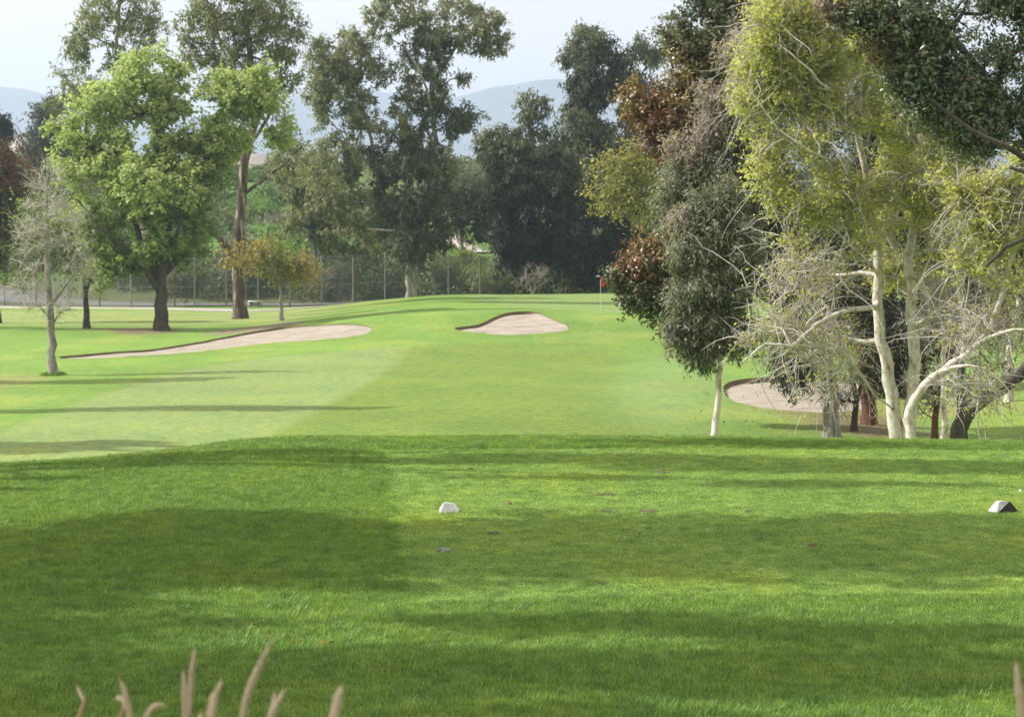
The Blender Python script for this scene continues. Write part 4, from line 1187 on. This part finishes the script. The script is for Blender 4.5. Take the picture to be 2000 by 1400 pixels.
CT = 1 / math.tan(SUN_EL) * math.cos(SUN_AZ); SY = 1 / math.tan(SUN_EL) * math.sin(SUN_AZ)


def over(px, py, h):
    """where foliage h metres up must hang so that its shade falls on the ground seen at (px,py)"""
    g = hit(px, py)
    return g[0] - h * CT, g[1] + h * SY


def sb(px, py, h, rx, ry, rz, s):
    h = h + 1.8
    a, b = over(px, py, h)
    return (a, b, h - .0, rx, ry, rz, s)


shade_tree('tree standing left of the tee, its shade lying across the near tee', -11, 21.5,
           [sb(1900, 1075, 7.5, 2.0, 2.1, 1.0, 8), sb(1500, 1070, 7.6, 2.0, 2.2, 1.0, 8), sb(1100, 1065, 7.4, 2.0, 2.3, 1.1, 8), sb(2100, 1060, 8.5, 2.0, 2.0, 1.0, 6),
            sb(700, 1080, 6.8, 1.9, 2.4, 1.1, 8), sb(300, 1090, 6.0, 1.8, 2.5, 1.2, 8), sb(-50, 1130, 5.4, 1.6, 2.3, 1.2, 7), sb(500, 1030, 6.0, 1.1, 1.2, .7, 3), sb(60, 1230, 5.0, 1.5, 1.3, 1.0, 5)], 91, 32000, .35, 8.5)
shade_tree('tree standing left of the near slope', -10.5, 14.6,
           [sb(150, 1330, 6.5, 1.3, .9, .8, 5), sb(600, 1350, 7.0, 1.4, .75, .7, 4), sb(1000, 1310, 7.2, 1.3, .45, .5, 3), sb(1500, 1330, 7.6, 1.5, .8, .7, 5), sb(1900, 1320, 8.0, 1.4, .9, .7, 5), sb(1350, 1230, 7.5, 1.3, .4, .5, 2.2), sb(1800, 1250, 7.9, 1.2, .45, .5, 2.2), sb(300, 1420, 6.5, 1.6, .8, .7, 4), sb(1200, 1430, 7.0, 1.6, .6, .7, 3)], 92, 15000, .25, 8)
shade_tree('tree standing left of the back of the tee', -12, 28.6,
           [sb(1250, 896, 7.0, 2.2, .35, .4, 3), sb(1700, 912, 8.0, 2.6, .7, .5, 6), sb(2050, 915, 9.0, 2.4, .65, .5, 5), sb(900, 903, 6.3, 1.5, .2, .4, 1.2), sb(1750, 948, 8.2, 1.6, .22, .35, 1.2), sb(1150, 935, 7.2, 1.1, .15, .3, .6), sb(1600, 871, 8, 3.0, .3, .4, 2), sb(20, 962, 5, .8, .10, .2, .5), sb(120, 940, 5, .9, .10, .2, .5), sb(230, 917, 5.2, .9, .11, .2, .6), sb(330, 902, 5.4, .9, .13, .2, .7), sb(430, 893, 5.6, .9, .2, .25, .9), sb(560, 889, 5.8, 1.0, .2, .3, 1.1), sb(690, 889, 6.0, .8, .2, .3, 1.0)], 93, 13000, .25, 8.5)


def far_shade(label, px, py, h, rx, ry, rz, seed, nl=4500, extra=()):
    a, b = over(px, py, h)
    g = hit(px, py)
    bl = [(a, b, h, rx, ry, rz, 5), (a - .6 * rx, b, h - rz * .8, rx * .8, ry * .8, rz * .7, 3), (a + .2, b + .2, h + rz * .6, rx * .6, ry * .7, rz * .7, 2)]
    shade_tree(label, a - .3, b, bl, seed, nl, .22, h)


far_shade('tree beside the fairway, left of the frame, shading the wide mown strip', 420, 797, 13, 5.5, 1.0, 2.0, 94, 9000)
far_shade('tree beside the fairway opposite the bare young tree', 200, 745, 12, 4.0, 1.2, 2.0, 95, 7000)
far_shade('tree beside the fairway nearest the tee mound', 60, 872, 9, 3.5, 1.6, 2.0, 96, 6000)
far_shade('tree on the left edge of the far lawn', 110, 643, 12, 5.5, 2.4, 2.2, 97, 6000)


# ------------------------------------------------------------------ fence beyond the green
def box(V, Q, x0, x1, y0, y1, z0, z1):
    b = len(V)
    V += [(x, y, z) for x in (x0, x1) for y in (y0, y1) for z in (z0, z1)]
    Q += [(b, b + 1, b + 3, b + 2), (b + 4, b + 6, b + 7, b + 5), (b, b + 4, b + 5, b + 1), (b + 2, b + 3, b + 7, b + 6), (b, b + 2, b + 6, b + 4), (b + 1, b + 5, b + 7, b + 3)]


def fence():
    pxs = [8 + 62.0 * k for k in range(21)]
    fy = lambda px: interp(px, [(0, 166), (255, 163.5), (640, 162.5), (760, 165), (980, 171), (1300, 176)])
    x0, Y0 = xy(pxs[0], fy(pxs[0]))
    z00 = float(zt(x0, Y0))
    root = empty('chain_link_fence', (x0, Y0, z00), 'tall chain link fence with steel and brown posts running behind the green', 'fence')
    H = 3.45
    wp = Wood(); wp.tube([(0, 0, -.3), (0, 0, H * .5), (0, 0, H)], [.055, .055, .055], 8); wp.tube([(0, 0, H), (0, 0, H + .03), (0, 0, H + .07)], [.07, .065, .02], 8)
    mg = wp.mesh('fence_post'); mg.materials.append(M['steel'])
    wq = Wood(); wq.tube([(0, 0, -.3), (0, 0, H * .5), (0, 0, H)], [.075, .072, .07], 8)
    mb = wq.mesh('fence_post'); mb.materials.append(M['rust'])
    O = np.array((x0, Y0, z00)); ends = []
    for i, px in enumerate(pxs):
        x, Y = xy(px, fy(px)); z = max(float(zt(x, Y)), -5.75)
        q = np.array((x, Y, z)) - O; ends.append(q)
        link('fence_post', mg if i % 2 == 0 else mb, None, root, tuple(q))
    # one panel of diamond wire, 1 unit long, reused along the run
    w = Wood(); n = 22; Hh = H - .15; Lx = 2.25; sp = .15
    for s in (1, -1):
        k = -Hh
        while k < Lx + (0 if s == 1 else Hh) + Hh:
            # line x = k + s*z
            pts = []
            za, zb_ = 0.0, Hh
            xa, xb = k + s * za, k + s * zb_
            if s == 1:
                if xa < 0: za = -k; xa = 0
                if xb > Lx: zb_ = Lx - k; xb = Lx
            else:
                if xa > Lx: za = k - Lx; xa = Lx
                if xb < 0: zb_ = k; xb = 0
            if zb_ - za > .05: w.tube([(xa / Lx, .002 * s, za + .1), (xb / Lx, .002 * s, zb_ + .1)], [.0026, .0026], 3)
            k += sp
    mw = w.mesh('wire_mesh'); mw.materials.append(M['wire'])
    for i in range(len(ends) - 1):
        a, b = ends[i], ends[i + 1]; d = b - a
        o = link('wire_mesh', mw, None, root, (a[0], a[1], a[2]))
        L = math.hypot(d[0], d[1])
        o.rotation_euler = (0, 0, math.atan2(d[1], d[0])); o.scale = (L, 1, 1)
        for hz, nm in ((H - .03, 'top_rail'), (H * .42, 'middle_rail'), (.12, 'bottom_rail')):
            t = Wood(); t.tube([a + (0, 0, hz) - a, (a + b) / 2 + (0, 0, hz) - a, b + (0, 0, hz) - a], [.015] * 3, 6)
            link(nm, t.mesh(nm), M['steel'], root, tuple(a))


fence()

# ------------------------------------------------------------------ golf flag
def golf_flag():
    g = hit(1173, 611, 118)
    x, Y, z = g
    root = empty('golf_flag', (x, Y, z), 'red flag hanging limp on a thin pale pole planted in the green', 'flag')
    top = (HOR - 541) / F * Y - z
    w = Wood(); w.tube([(0, 0, -.1), (0, 0, top * .5), (0, 0, top)], [.013, .013, .011], 8)
    link('pole', w.mesh('pole'), M['white'], root)
    w = Wood(); w.tube([(-.02, 0, top - .04), (0, 0, top + .02), (-.05, 0, top + .10)], [.03, .035, .01], 8)
    link('pole_cap', w.mesh('pole_cap'), M['black'], root)
    # limp cloth with folds
    V = []; nu, nv = 12, 12; Wd, Hh = .20, .46
    for s in (0, 1):
        for i in range(nu):
            for j in range(nv):
                u, v = i / (nu - 1), j / (nv - 1)
                wdt = Wd * (1 - .25 * v)
                px_ = u * wdt + .02 * math.sin(v * 3) * u
                V.append((px_ + .012, .035 * math.sin(u * 11 + v * 2) * u + s * .006, top - .05 - v * Hh * (1 - .2 * u) - .10 * u))
    Q = []
    for s in (0, 1):
        for i in range(nu - 1):
            for j in range(nv - 1):
                a = s * nu * nv + i * nv + j
                Q.append((a, a + nv, a + nv + 1, a + 1) if s else (a, a + 1, a + nv + 1, a + nv))
    link('flag_cloth', mesh_np('flag_cloth', V, Q, None, None, True), M['red'], root)


golf_flag()


# ------------------------------------------------------------------ house on the hill, bench, leaning limb
def house(label, px, py, Y, w, h, d, win, seed):
    x = (px - 1000) / F * Y; zr = (HOR - py) / F * Y
    root = empty('hill_house', (x, Y, zr), label, 'house', None)
    V = []; Q = []; box(V, Q, -w / 2, w / 2, -d / 2, d / 2, -6, h); link('wall', mesh_np('wall', V, Q), M['plaster'], root)
    V = [(-w / 2 - .5, -d / 2 - .5, h), (w / 2 + .5, -d / 2 - .5, h), (w / 2 + .5, d / 2 + .5, h), (-w / 2 - .5, d / 2 + .5, h), (-w / 2 + 1.2, 0, h + 1.5), (w / 2 - 1.2, 0, h + 1.5)]
    link('roof', mesh_np('roof', V, [(0, 1, 5, 4), (2, 3, 4, 5)], [(0, 4, 3), (1, 2, 5)]), M['roof'], root)
    for i in range(win):
        cx = -w / 2 + w * (i + .5) / win
        V = []; Q = []; box(V, Q, cx - .75, cx + .75, -d / 2 - .06, -d / 2 + .02, h - 2.1, h - .8)
        fr = link('window', mesh_np('window', V, Q), M['white'], root)
        V = []; Q = []; box(V, Q, cx - .64, cx + .64, -d / 2 - .08, -d / 2 - .05, h - 2.0, h - .9)
        link('pane', mesh_np('pane', V, Q), M['glass'], fr)


house('small pale house on the hilltop seen right of the forked gum trunk', 505, 348, 305, 4.5, 1.7, 6, 2, 1)
house('long pale house far left on the hilltop, behind the bare young tree', 72, 322, 300, 9.0, 2.6, 7, 3, 2)


def bench():
    x, Y = xy(498, 161.2); z = float(zt(x, Y))
    root = empty('low_bench', (x, Y, z), 'low white bench against the fence just right of the forked gum trunk', 'bench')
    V = []; Q = []; box(V, Q, -.5, .5, -.2, .2, .38, .46); link('seat', mesh_np('seat', V, Q), M['white'], root)
    V = []; Q = []; box(V, Q, -.5, .5, .16, .2, .12, .36); link('panel', mesh_np('panel', V, Q), M['white'], root)
    for s in (-1, 1):
        V = []; Q = []; box(V, Q, s * .38 - .05, s * .38 + .05, -.15, .15, -.05, .378); link('leg', mesh_np('leg', V, Q), M['concrete'], root)


bench()


def rock(name, label, px, py, shape, mat, cat, rot=0, grp=None, seed=1, dark=None):
    """angular rock: convex block with chipped corners; shape = (w, d, h)"""
    import bmesh
    rng = random.Random(seed)
    g = hit(px, py)
    bm = bmesh.new(); w, d, h = shape
    for (a, b, c) in ((-1, -1, 0), (1, -1, 0), (1, 1, 0), (-1, 1, 0), (-.62, -.7, 1), (.35, -.75, .93), (.72, .5, .72), (-.5, .6, .95), (-.95, 0, .35), (.97, -.1, .3), (.1, -1.05, .25)):
        bm.verts.new(((a + rng.uniform(-.1, .1)) * w / 2, (b + rng.uniform(-.1, .1)) * d / 2, (c + (rng.uniform(-.05, .05) if c else -.08)) * h))
    bmesh.ops.convex_hull(bm, input=bm.verts)
    bmesh.ops.bevel(bm, geom=list(bm.edges), offset=min(shape) * .03, segments=1, affect='EDGES')
    bmesh.ops.recalc_face_normals(bm, faces=bm.faces)
    bm.normal_update()
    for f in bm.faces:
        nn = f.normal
        f.material_index = 1 if (dark and nn.y < -.2 and f.calc_center_median().x > -.22 * w and nn.z < .8) else 0  # front faces, all but the leftmost, get the darker second material
    me = bpy.data.meshes.new(name); bm.to_mesh(me); bm.free()
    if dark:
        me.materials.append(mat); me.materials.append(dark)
    o = link(name, me, mat, None, tuple(g)); o.rotation_euler = (0, 0, rot)
    return tag(o, label, cat, grp)


rock('tee_marker', 'angular white painted rock marking the left side of the tee', 877, 1000, (.19, .15, .105), M['rock_white'], 'tee marker', .1, 'tee markers', 4)
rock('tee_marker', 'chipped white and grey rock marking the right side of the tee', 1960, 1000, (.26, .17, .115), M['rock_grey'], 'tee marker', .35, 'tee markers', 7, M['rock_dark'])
for i, (px, py, s, lab) in enumerate([(40, 894, .055, 'white pebble on the mound at the far left edge'), (275, 1027, .022, 'tiny white pebble in the shaded rough left of the tee'), (563, 1044, .022, 'tiny pale pebble in shaded rough nearer the tee edge'),
                                      (899, 1026, .025, 'pale pebble just below the white tee marker'), (1993, 960, .04, 'white pebble on the lit turf behind the right tee marker'), (98, 1367, .02, 'tiny white pebble in the bottom left corner')]):
    rock('pebble', lab, px, py, (s, s * .8, s * .55), M['rock_white'], 'pebble', i, None, 20 + i)


def divot(label, px, py, wpx, hpx, mat, seed, cat='divot', name='divot'):
    g = hit(px, py); a = (hit(px + wpx / 2, py)[0] - g[0]) * .8; b = abs(hit(px, py - hpx / 2)[1] - hit(px, py + hpx / 2)[1]) / 2
    n = 26; rng = np.random.default_rng(seed); ang = np.arange(n) * 2 * math.pi / n
    rr = .45 + .75 * rng.random(n); V = [(0, 0, .012)]; T = []
    for ring, f, z in ((0, .6, .014), (1, 1.0, .004)):
        for k in range(n):
            x = g[0] + math.cos(ang[k]) * a * rr[k] * f; y = g[1] + math.sin(ang[k]) * b * rr[(k * 7) % n] * f
            V.append((x - g[0], y - g[1], float(zt(x, y)) - g[2] + z + rng.uniform(0, .006)))
    Q = []
    for k in range(n):
        j = (k + 1) % n
        T.append((0, 1 + k, 1 + j)); Q.append((1 + k, 1 + n + k, 1 + n + j, 1 + j))
    tag(link(name, mesh_np(name, V, Q, T, None, True), mat, None, tuple(g)), label, cat, 'divots in the tee' if name == 'divot' else None)


for i, (px, py, w, h, mt, lab) in enumerate([
    (1184, 1000, 40, 6, 'soil_dry', 'left one of two brown divot scrapes in the middle of the shaded tee'),
    (1266, 1000, 56, 6, 'soil_dry', 'wider brown divot scrape in the middle of the shaded tee'),
    (965, 1043, 50, 5, 'soil_dry', 'long pale brown divot below and right of the white tee marker'),
    (866, 1076, 46, 10, 'divot_sand', 'patch of pale sand filling a divot below the white tee marker'),
    (1460, 1000, 16, 4, 'soil_dry', 'small brown divot right of the pair of brown scrapes'),
    (1185, 967, 60, 5, 'soil_dry', 'thin worn divot on the sunlit tee above the brown scrapes'),
    (1290, 923, 40, 4, 'soil_dry', 'thin brown divot far back on the tee'),
    (1587, 1067, 24, 6, 'soil', 'small dark clod in the shaded tee below the right marker'),
    (1177, 1140, 24, 5, 'soil', 'small dark clod near the front edge of the tee')]):
    divot(lab, px, py, w, h, M[mt], 60 + i)


def leaf_on_ground(label, px, py, L, Wd, col, seed):
    g = hit(px, py); rng = random.Random(seed); m = simple('fallen_leaf', col, .7, .2, 30)
    V = []; Q = []; n = 6
    for i in range(n + 1):
        t = i / n; wv = Wd / 2 * math.sin(math.pi * min(.999, t * .95 + .03)) * (1 + .25 * math.sin(i * 2.4))
        for s in (-1, 0, 1): V.append(((t - .5) * L, s * wv, .022 + .012 * abs(s) + .012 * math.sin(t * 3 + s)))
    for i in range(n):
        for s in range(2): a = i * 3 + s; Q.append((a, a + 3, a + 4, a + 1))
    o = link('fallen_leaf', mesh_np('fallen_leaf', V, Q, None, None, True), m, None, tuple(g)); o.rotation_euler = (0, 0, rng.uniform(-.5, .5))
    tag(o, label, 'leaf', 'fallen leaves on the turf')


for i, (px, py, L, wd, c, lab) in enumerate([
    (637, 1266, .11, .07, (.30, .10, .03), 'orange-brown fallen leaf on the lit grass right of the tall plume'), (495, 1230, .09, .05, (.28, .13, .04), 'small rusty fallen leaf left of the orange-brown one'),
    (580, 1263, .06, .05, (.25, .13, .05), 'tiny tan fallen leaf beside the orange-brown one'), (992, 990, .08, .06, (.34, .18, .14), 'pinkish fallen leaf on the tee right of the white marker'),
    (920, 922, .05, .05, (.10, .06, .03), 'small dark leaf on the sunlit tee behind the white marker')]):
    leaf_on_ground(lab, px, py, L, wd, c, i)


# ------------------------------------------------------------------ plume grass at the camera's feet
def plume_clump(label, base, heads, seed):
    rng = np.random.default_rng(seed)
    bx, bY = base; bz = float(zt(bx, bY))
    root = empty('plume_grass', (bx, bY, bz), label, 'ornamental grass', 'plume grasses at the near edge')
    O = np.array((bx, bY, bz))
    m, nt, o = new_mat('plume')
    pd = N(nt, 'ShaderNodeBsdfPrincipled'); pd.inputs['Roughness'].default_value = .8; pd.inputs['Base Color'].default_value = (.52, .46, .37, 1)
    tr = N(nt, 'ShaderNodeBsdfTranslucent'); tr.inputs[0].default_value = (.62, .50, .38, 1)
    mx = N(nt, 'ShaderNodeMixShader'); mx.inputs[0].default_value = .4
    nt.links.new(pd.outputs[0], mx.inputs[1]); nt.links.new(tr.outputs[0], mx.inputs[2]); nt.links.new(mx.outputs[0], o.inputs[0])
    core = simple('plume_core', (.26, .13, .09), .8, .1, 20)
    for (pl, wpx, Y) in heads:
        pts = np.array([W(p[0], p[1], Y + .02 * k) for k, p in enumerate(pl)]) - O
        P = smooth_open(pts, .012); n = len(P); Lh = np.linalg.norm(np.diff(P, axis=0), axis=1).sum()
        tip = P[-1]
        w = Wood(); w.tube(P, np.interp(np.linspace(0, 1, n), [0, .5, 1], [.0022, .0019, .0007]), 6)
        # the stem runs on down to the clump
        b0 = P[0]; st_ = smooth_open([np.array((rng.normal() * .06, rng.normal() * .05, 0)), np.array((b0[0] * .5, b0[1] * .5, b0[2] * .55)), b0], .05)
        w.tube(st_, [.003] * len(st_), 5)
        hd = link('seed_head', w.mesh('seed_head'), core, root)
        # bristles
        k = int(2300 * Lh / .16); t = rng.random(k); i = (t * (n - 2)).astype(int); f = (t * (n - 2) - i)[:, None]
        base_ = P[i] * (1 - f) + P[i + 1] * f; ax = unit(P[i + 1] - P[i])
        wid = wpx / F * Y / 2 * 1.25
        prof = np.sin(np.clip(t * .86 + .14, 0, 1) * math.pi) ** .5 * 1.0
        rd = unit(np.cross(ax, rng.normal(size=(k, 3))))
        dd = unit(ax * 1.1 + rd * .8); Lb = wid * (1.0 + .8 * rng.random(k)) * np.maximum(prof, .25)
        me = leaves_mesh('bristles', base_, dd, Lb, np.full(k, .0012), np.tile((.4, .3, .2), (k, 1)), .05, rng)
        link('bristles', me, m, hd)
    # arching leaf blades of the clump below the frame
    V = []; Q = []
    for k in range(150):
        a = rng.uniform(0, 6.283); L = rng.uniform(.35, .72); r = rng.uniform(.05, .42)
        p0 = np.array((rng.normal() * .06, rng.normal() * .06, 0)); d = np.array((math.cos(a), math.sin(a), 0)); sd = np.array((-math.sin(a), math.cos(a), 0)) * .003
        b = len(V)
        for j in range(6):
            t = j / 5; c = p0 + d * r * t ** 1.5 + np.array((0, 0, L * (t - .45 * t * t * t)))
            V += [c - sd * (1 - t * .9), c + sd * (1 - t * .9)]
            if j: Q.append((b + 2 * j - 2, b + 2 * j - 1, b + 2 * j + 1, b + 2 * j))
    link('leaf_blades', mesh_np('leaf_blades', V, Q), M['plume_blade'], root)


M['plume_blade'] = simple('plume_blade', (.14, .17, .06), .7, .2, 6)
plume_clump('clump of blurred pinkish-tan seed plumes rising along the bottom left', (-2.0 * 4.3 / 4.5 * .6, 4.4), [
    ([(262, 1450), (252, 1390), (243, 1350), (232, 1320)], 13, 4.4), ([(225, 1366), (232, 1362), (240, 1366), (244, 1380)][::-1], 9, 4.5), ([(275, 1420), (292, 1388), (308, 1378), (326, 1376)], 12, 4.3),
    ([(366, 1450), (362, 1390), (360, 1340), (357, 1305)], 13, 4.4), ([(368, 1400), (371, 1360), (376, 1300), (382, 1258)], 12, 4.6), ([(410, 1450), (415, 1400), (424, 1350), (436, 1322)], 13, 4.1), ([(402, 1440), (408, 1400), (414, 1370), (418, 1345)], 16, 4.4),
    ([(468, 1450), (480, 1370), (502, 1310), (538, 1238)], 15, 4.3), ([(515, 1450), (530, 1395), (545, 1365), (560, 1340)], 14, 4.2), ([(528, 1430), (532, 1400), (534, 1370), (537, 1345)], 10, 4.7), ([(640, 1450), (652, 1400), (660, 1365), (667, 1335)], 20, 3.9),
    ([(385, 1440), (388, 1415), (391, 1400), (393, 1385)], 9, 4.5), ([(165, 1369), (160, 1360), (155, 1350), (148, 1335)], 6, 4.9)], 5)
plume_clump('single tan seed plume at the bottom right edge', (.98, 4.5), [([(2000, 1450), (1994, 1380), (1988, 1330), (1984, 1285)], 16, 4.4), ([(2030, 1450), (2026, 1400), (2020, 1370), (2015, 1340)], 14, 4.5)], 6)


# ------------------------------------------------------------------ living grass on and around the tee
def tuft_mesh(name, blades, rad, h, w, seed, mat, lean=.5):
    rng = np.random.default_rng(seed); V = []; T = []
    for k in range(blades):
        a = rng.uniform(0, 6.283); r = rad * math.sqrt(rng.random()); p = np.array((math.cos(a) * r, math.sin(a) * r, -.004))
        a2 = rng.uniform(0, 6.283); d = np.array((math.cos(a2), math.sin(a2), 0)); s = np.array((-math.sin(a2), math.cos(a2), 0)) * w / 2
        H = h * rng.uniform(.55, 1.15); ln = lean * rng.random() * H
        m = p + d * ln * .35 + np.array((0, 0, H * .6)); t = p + d * ln + np.array((0, 0, H))
        b = len(V); V += [p - s, p + s, m + s * .8, m - s * .8, t]; T += [(b, b + 1, b + 2), (b, b + 2, b + 3), (b + 3, b + 2, b + 4)]
    me = mesh_np(name, V, None, T); me.materials.append(mat)
    o = bpy.data.objects.new(name + '_source', me)
    return o


def grass_field(name, label, P, scale, src, seed):
    """one object: tufts instanced on points by geometry nodes"""
    rng = np.random.default_rng(seed)
    me = bpy.data.meshes.new(name); me.vertices.add(len(P)); me.vertices.foreach_set('co', P.astype(np.float32).ravel())
    a = me.attributes.new('rot', 'FLOAT_VECTOR', 'POINT')
    rot = np.column_stack([rng.normal(0, .12, len(P)), rng.normal(0, .12, len(P)), rng.uniform(0, 6.283, len(P))]).astype(np.float32)
    a.data.foreach_set('vector', rot.ravel())
    s = me.attributes.new('size', 'FLOAT', 'POINT'); s.data.foreach_set('value', scale.astype(np.float32))
    me.update()
    o = bpy.data.objects.new(name, me); C.objects.link(o); tag(o, label, None, None, 'stuff')
    ng = bpy.data.node_groups.new(name, 'GeometryNodeTree')
    ng.interface.new_socket('Geometry', in_out='INPUT', socket_type='NodeSocketGeometry')
    ng.interface.new_socket('Geometry', in_out='OUTPUT', socket_type='NodeSocketGeometry')
    gi = ng.nodes.new('NodeGroupInput'); go = ng.nodes.new('NodeGroupOutput')
    ip = ng.nodes.new('GeometryNodeInstanceOnPoints'); ob = ng.nodes.new('GeometryNodeObjectInfo'); ob.inputs[0].default_value = src
    ar = ng.nodes.new('GeometryNodeInputNamedAttribute'); ar.data_type = 'FLOAT_VECTOR'; ar.inputs[0].default_value = 'rot'
    as_ = ng.nodes.new('GeometryNodeInputNamedAttribute'); as_.data_type = 'FLOAT'; as_.inputs[0].default_value = 'size'
    ng.links.new(gi.outputs[0], ip.inputs['Points']); ng.links.new(ob.outputs['Geometry'], ip.inputs['Instance'])
    e2r = ng.nodes.new('FunctionNodeEulerToRotation')
    ng.links.new(ar.outputs[0], e2r.inputs[0]); ng.links.new(e2r.outputs[0], ip.inputs['Rotation'])
    ng.links.new(as_.outputs[0], ip.inputs['Scale'])
    ng.links.new(ip.outputs[0], go.inputs[0])
    md = o.modifiers.new('tufts', 'NODES'); md.node_group = ng
    return o


def scatter():
    rng = np.random.default_rng(123)
    n = 400000
    Y = 11.5 + (33.5 - 11.5) * rng.random(n) ** .9
    u = rng.uniform(-.27, .27, n); x = u * Y
    keep = rng.random(n) < (Y / 33.5) ** .25
    x, Y = x[keep], Y[keep]
    s = poly_sdf(P_TEE, x, Y) + (fbm(x * 3, Y * 3, 90) - .5) * .14 + rng.normal(0, .03, len(x))
    z = zt(x, Y)
    tee = s > 0
    P = np.column_stack([x, Y, z])
    r_i = ~tee & (rng.random(len(x)) < .62)
    t_i = tee & (rng.random(len(x)) < .75)
    sc_r = (0.62 + .85 * fbm(x[r_i] * 1.1, Y[r_i] * 1.1, 55)) * rng.uniform(.75, 1.2, r_i.sum())
    sc_r *= 1 - .35 * sstep(-.5, 0, s[r_i])
    sc_t = (.75 + .5 * fbm(x[t_i] * 2, Y[t_i] * 2, 56)) * rng.uniform(.8, 1.2, t_i.sum())
    grass_field('rough_grass', None, P[r_i], sc_r, tuft_mesh('rough_grass_tuft', 26, .075, .042, .0055, 1, M['rough_blade'], 1.1), 1)
    grass_field('tee_grass', None, P[t_i], sc_t, tuft_mesh('tee_grass_tuft', 18, .07, .013, .006, 2, M['tee_blade'], .9), 2)
    # tuft round the foot of the bare tree
    g = hit(103, 733, 60)
    m = 150; a = rng.uniform(0, 6.283, m); r = .12 + .3 * rng.random(m)
    xx = g[0] + np.cos(a) * r; yy = g[1] + np.sin(a) * r
    grass_field('long_grass', None, np.column_stack([xx, yy, zt(xx, yy)]), rng.uniform(1.5, 3.2, m), tuft_mesh('long_grass_tuft', 16, .06, .05, .008, 3, M['rough_blade'], .9), 3)


scatter()


def clippings():
    rng = np.random.default_rng(19); n = 150
    Y = rng.uniform(13.5, 29, n); x = rng.uniform(-.22, .22, n) * Y
    P = np.column_stack([x, Y, zt(x, Y) + .022]); D = unit(np.column_stack([rng.normal(size=n), rng.normal(size=n), rng.normal(0, .25, n)]))
    col = np.where(rng.random((n, 1)) < .45, np.array((.42, .40, .30)), np.array((.16, .09, .045))) * rng.uniform(.6, 1.2, (n, 1))
    tag(link('leaf_scraps', leaves_mesh('leaf_scraps', P, D, .045 * rng.uniform(.3, .9, n), .014 * rng.uniform(.6, 1.3, n), col), M['leaf']), None, None, None, 'stuff')


clippings()


def litter():
    """yellow fallen leaves scattered under the right hand trees: too many to count"""
    rng = np.random.default_rng(9); n = 420
    px = rng.uniform(1330, 2000, n); py = 745 + 118 * rng.random(n)
    g = np.array([hit(a, b, 46) for a, b in zip(px, py)])
    D = unit(np.column_stack([rng.normal(size=n), rng.normal(size=n), rng.normal(0, .3, n)]))
    g[:, 2] += .02
    col = np.array((.50, .46, .10)) * rng.uniform(.6, 1.3, (n, 1)); k = rng.random(n) < .3; col[k] = np.array((.24, .15, .08))
    tag(link('leaf_litter', leaves_mesh('leaf_litter', g, D, .07 * rng.uniform(.6, 1.3, n), .055 * rng.uniform(.6, 1.3, n), col), M['leaf']), None, None, None, 'stuff')


litter()
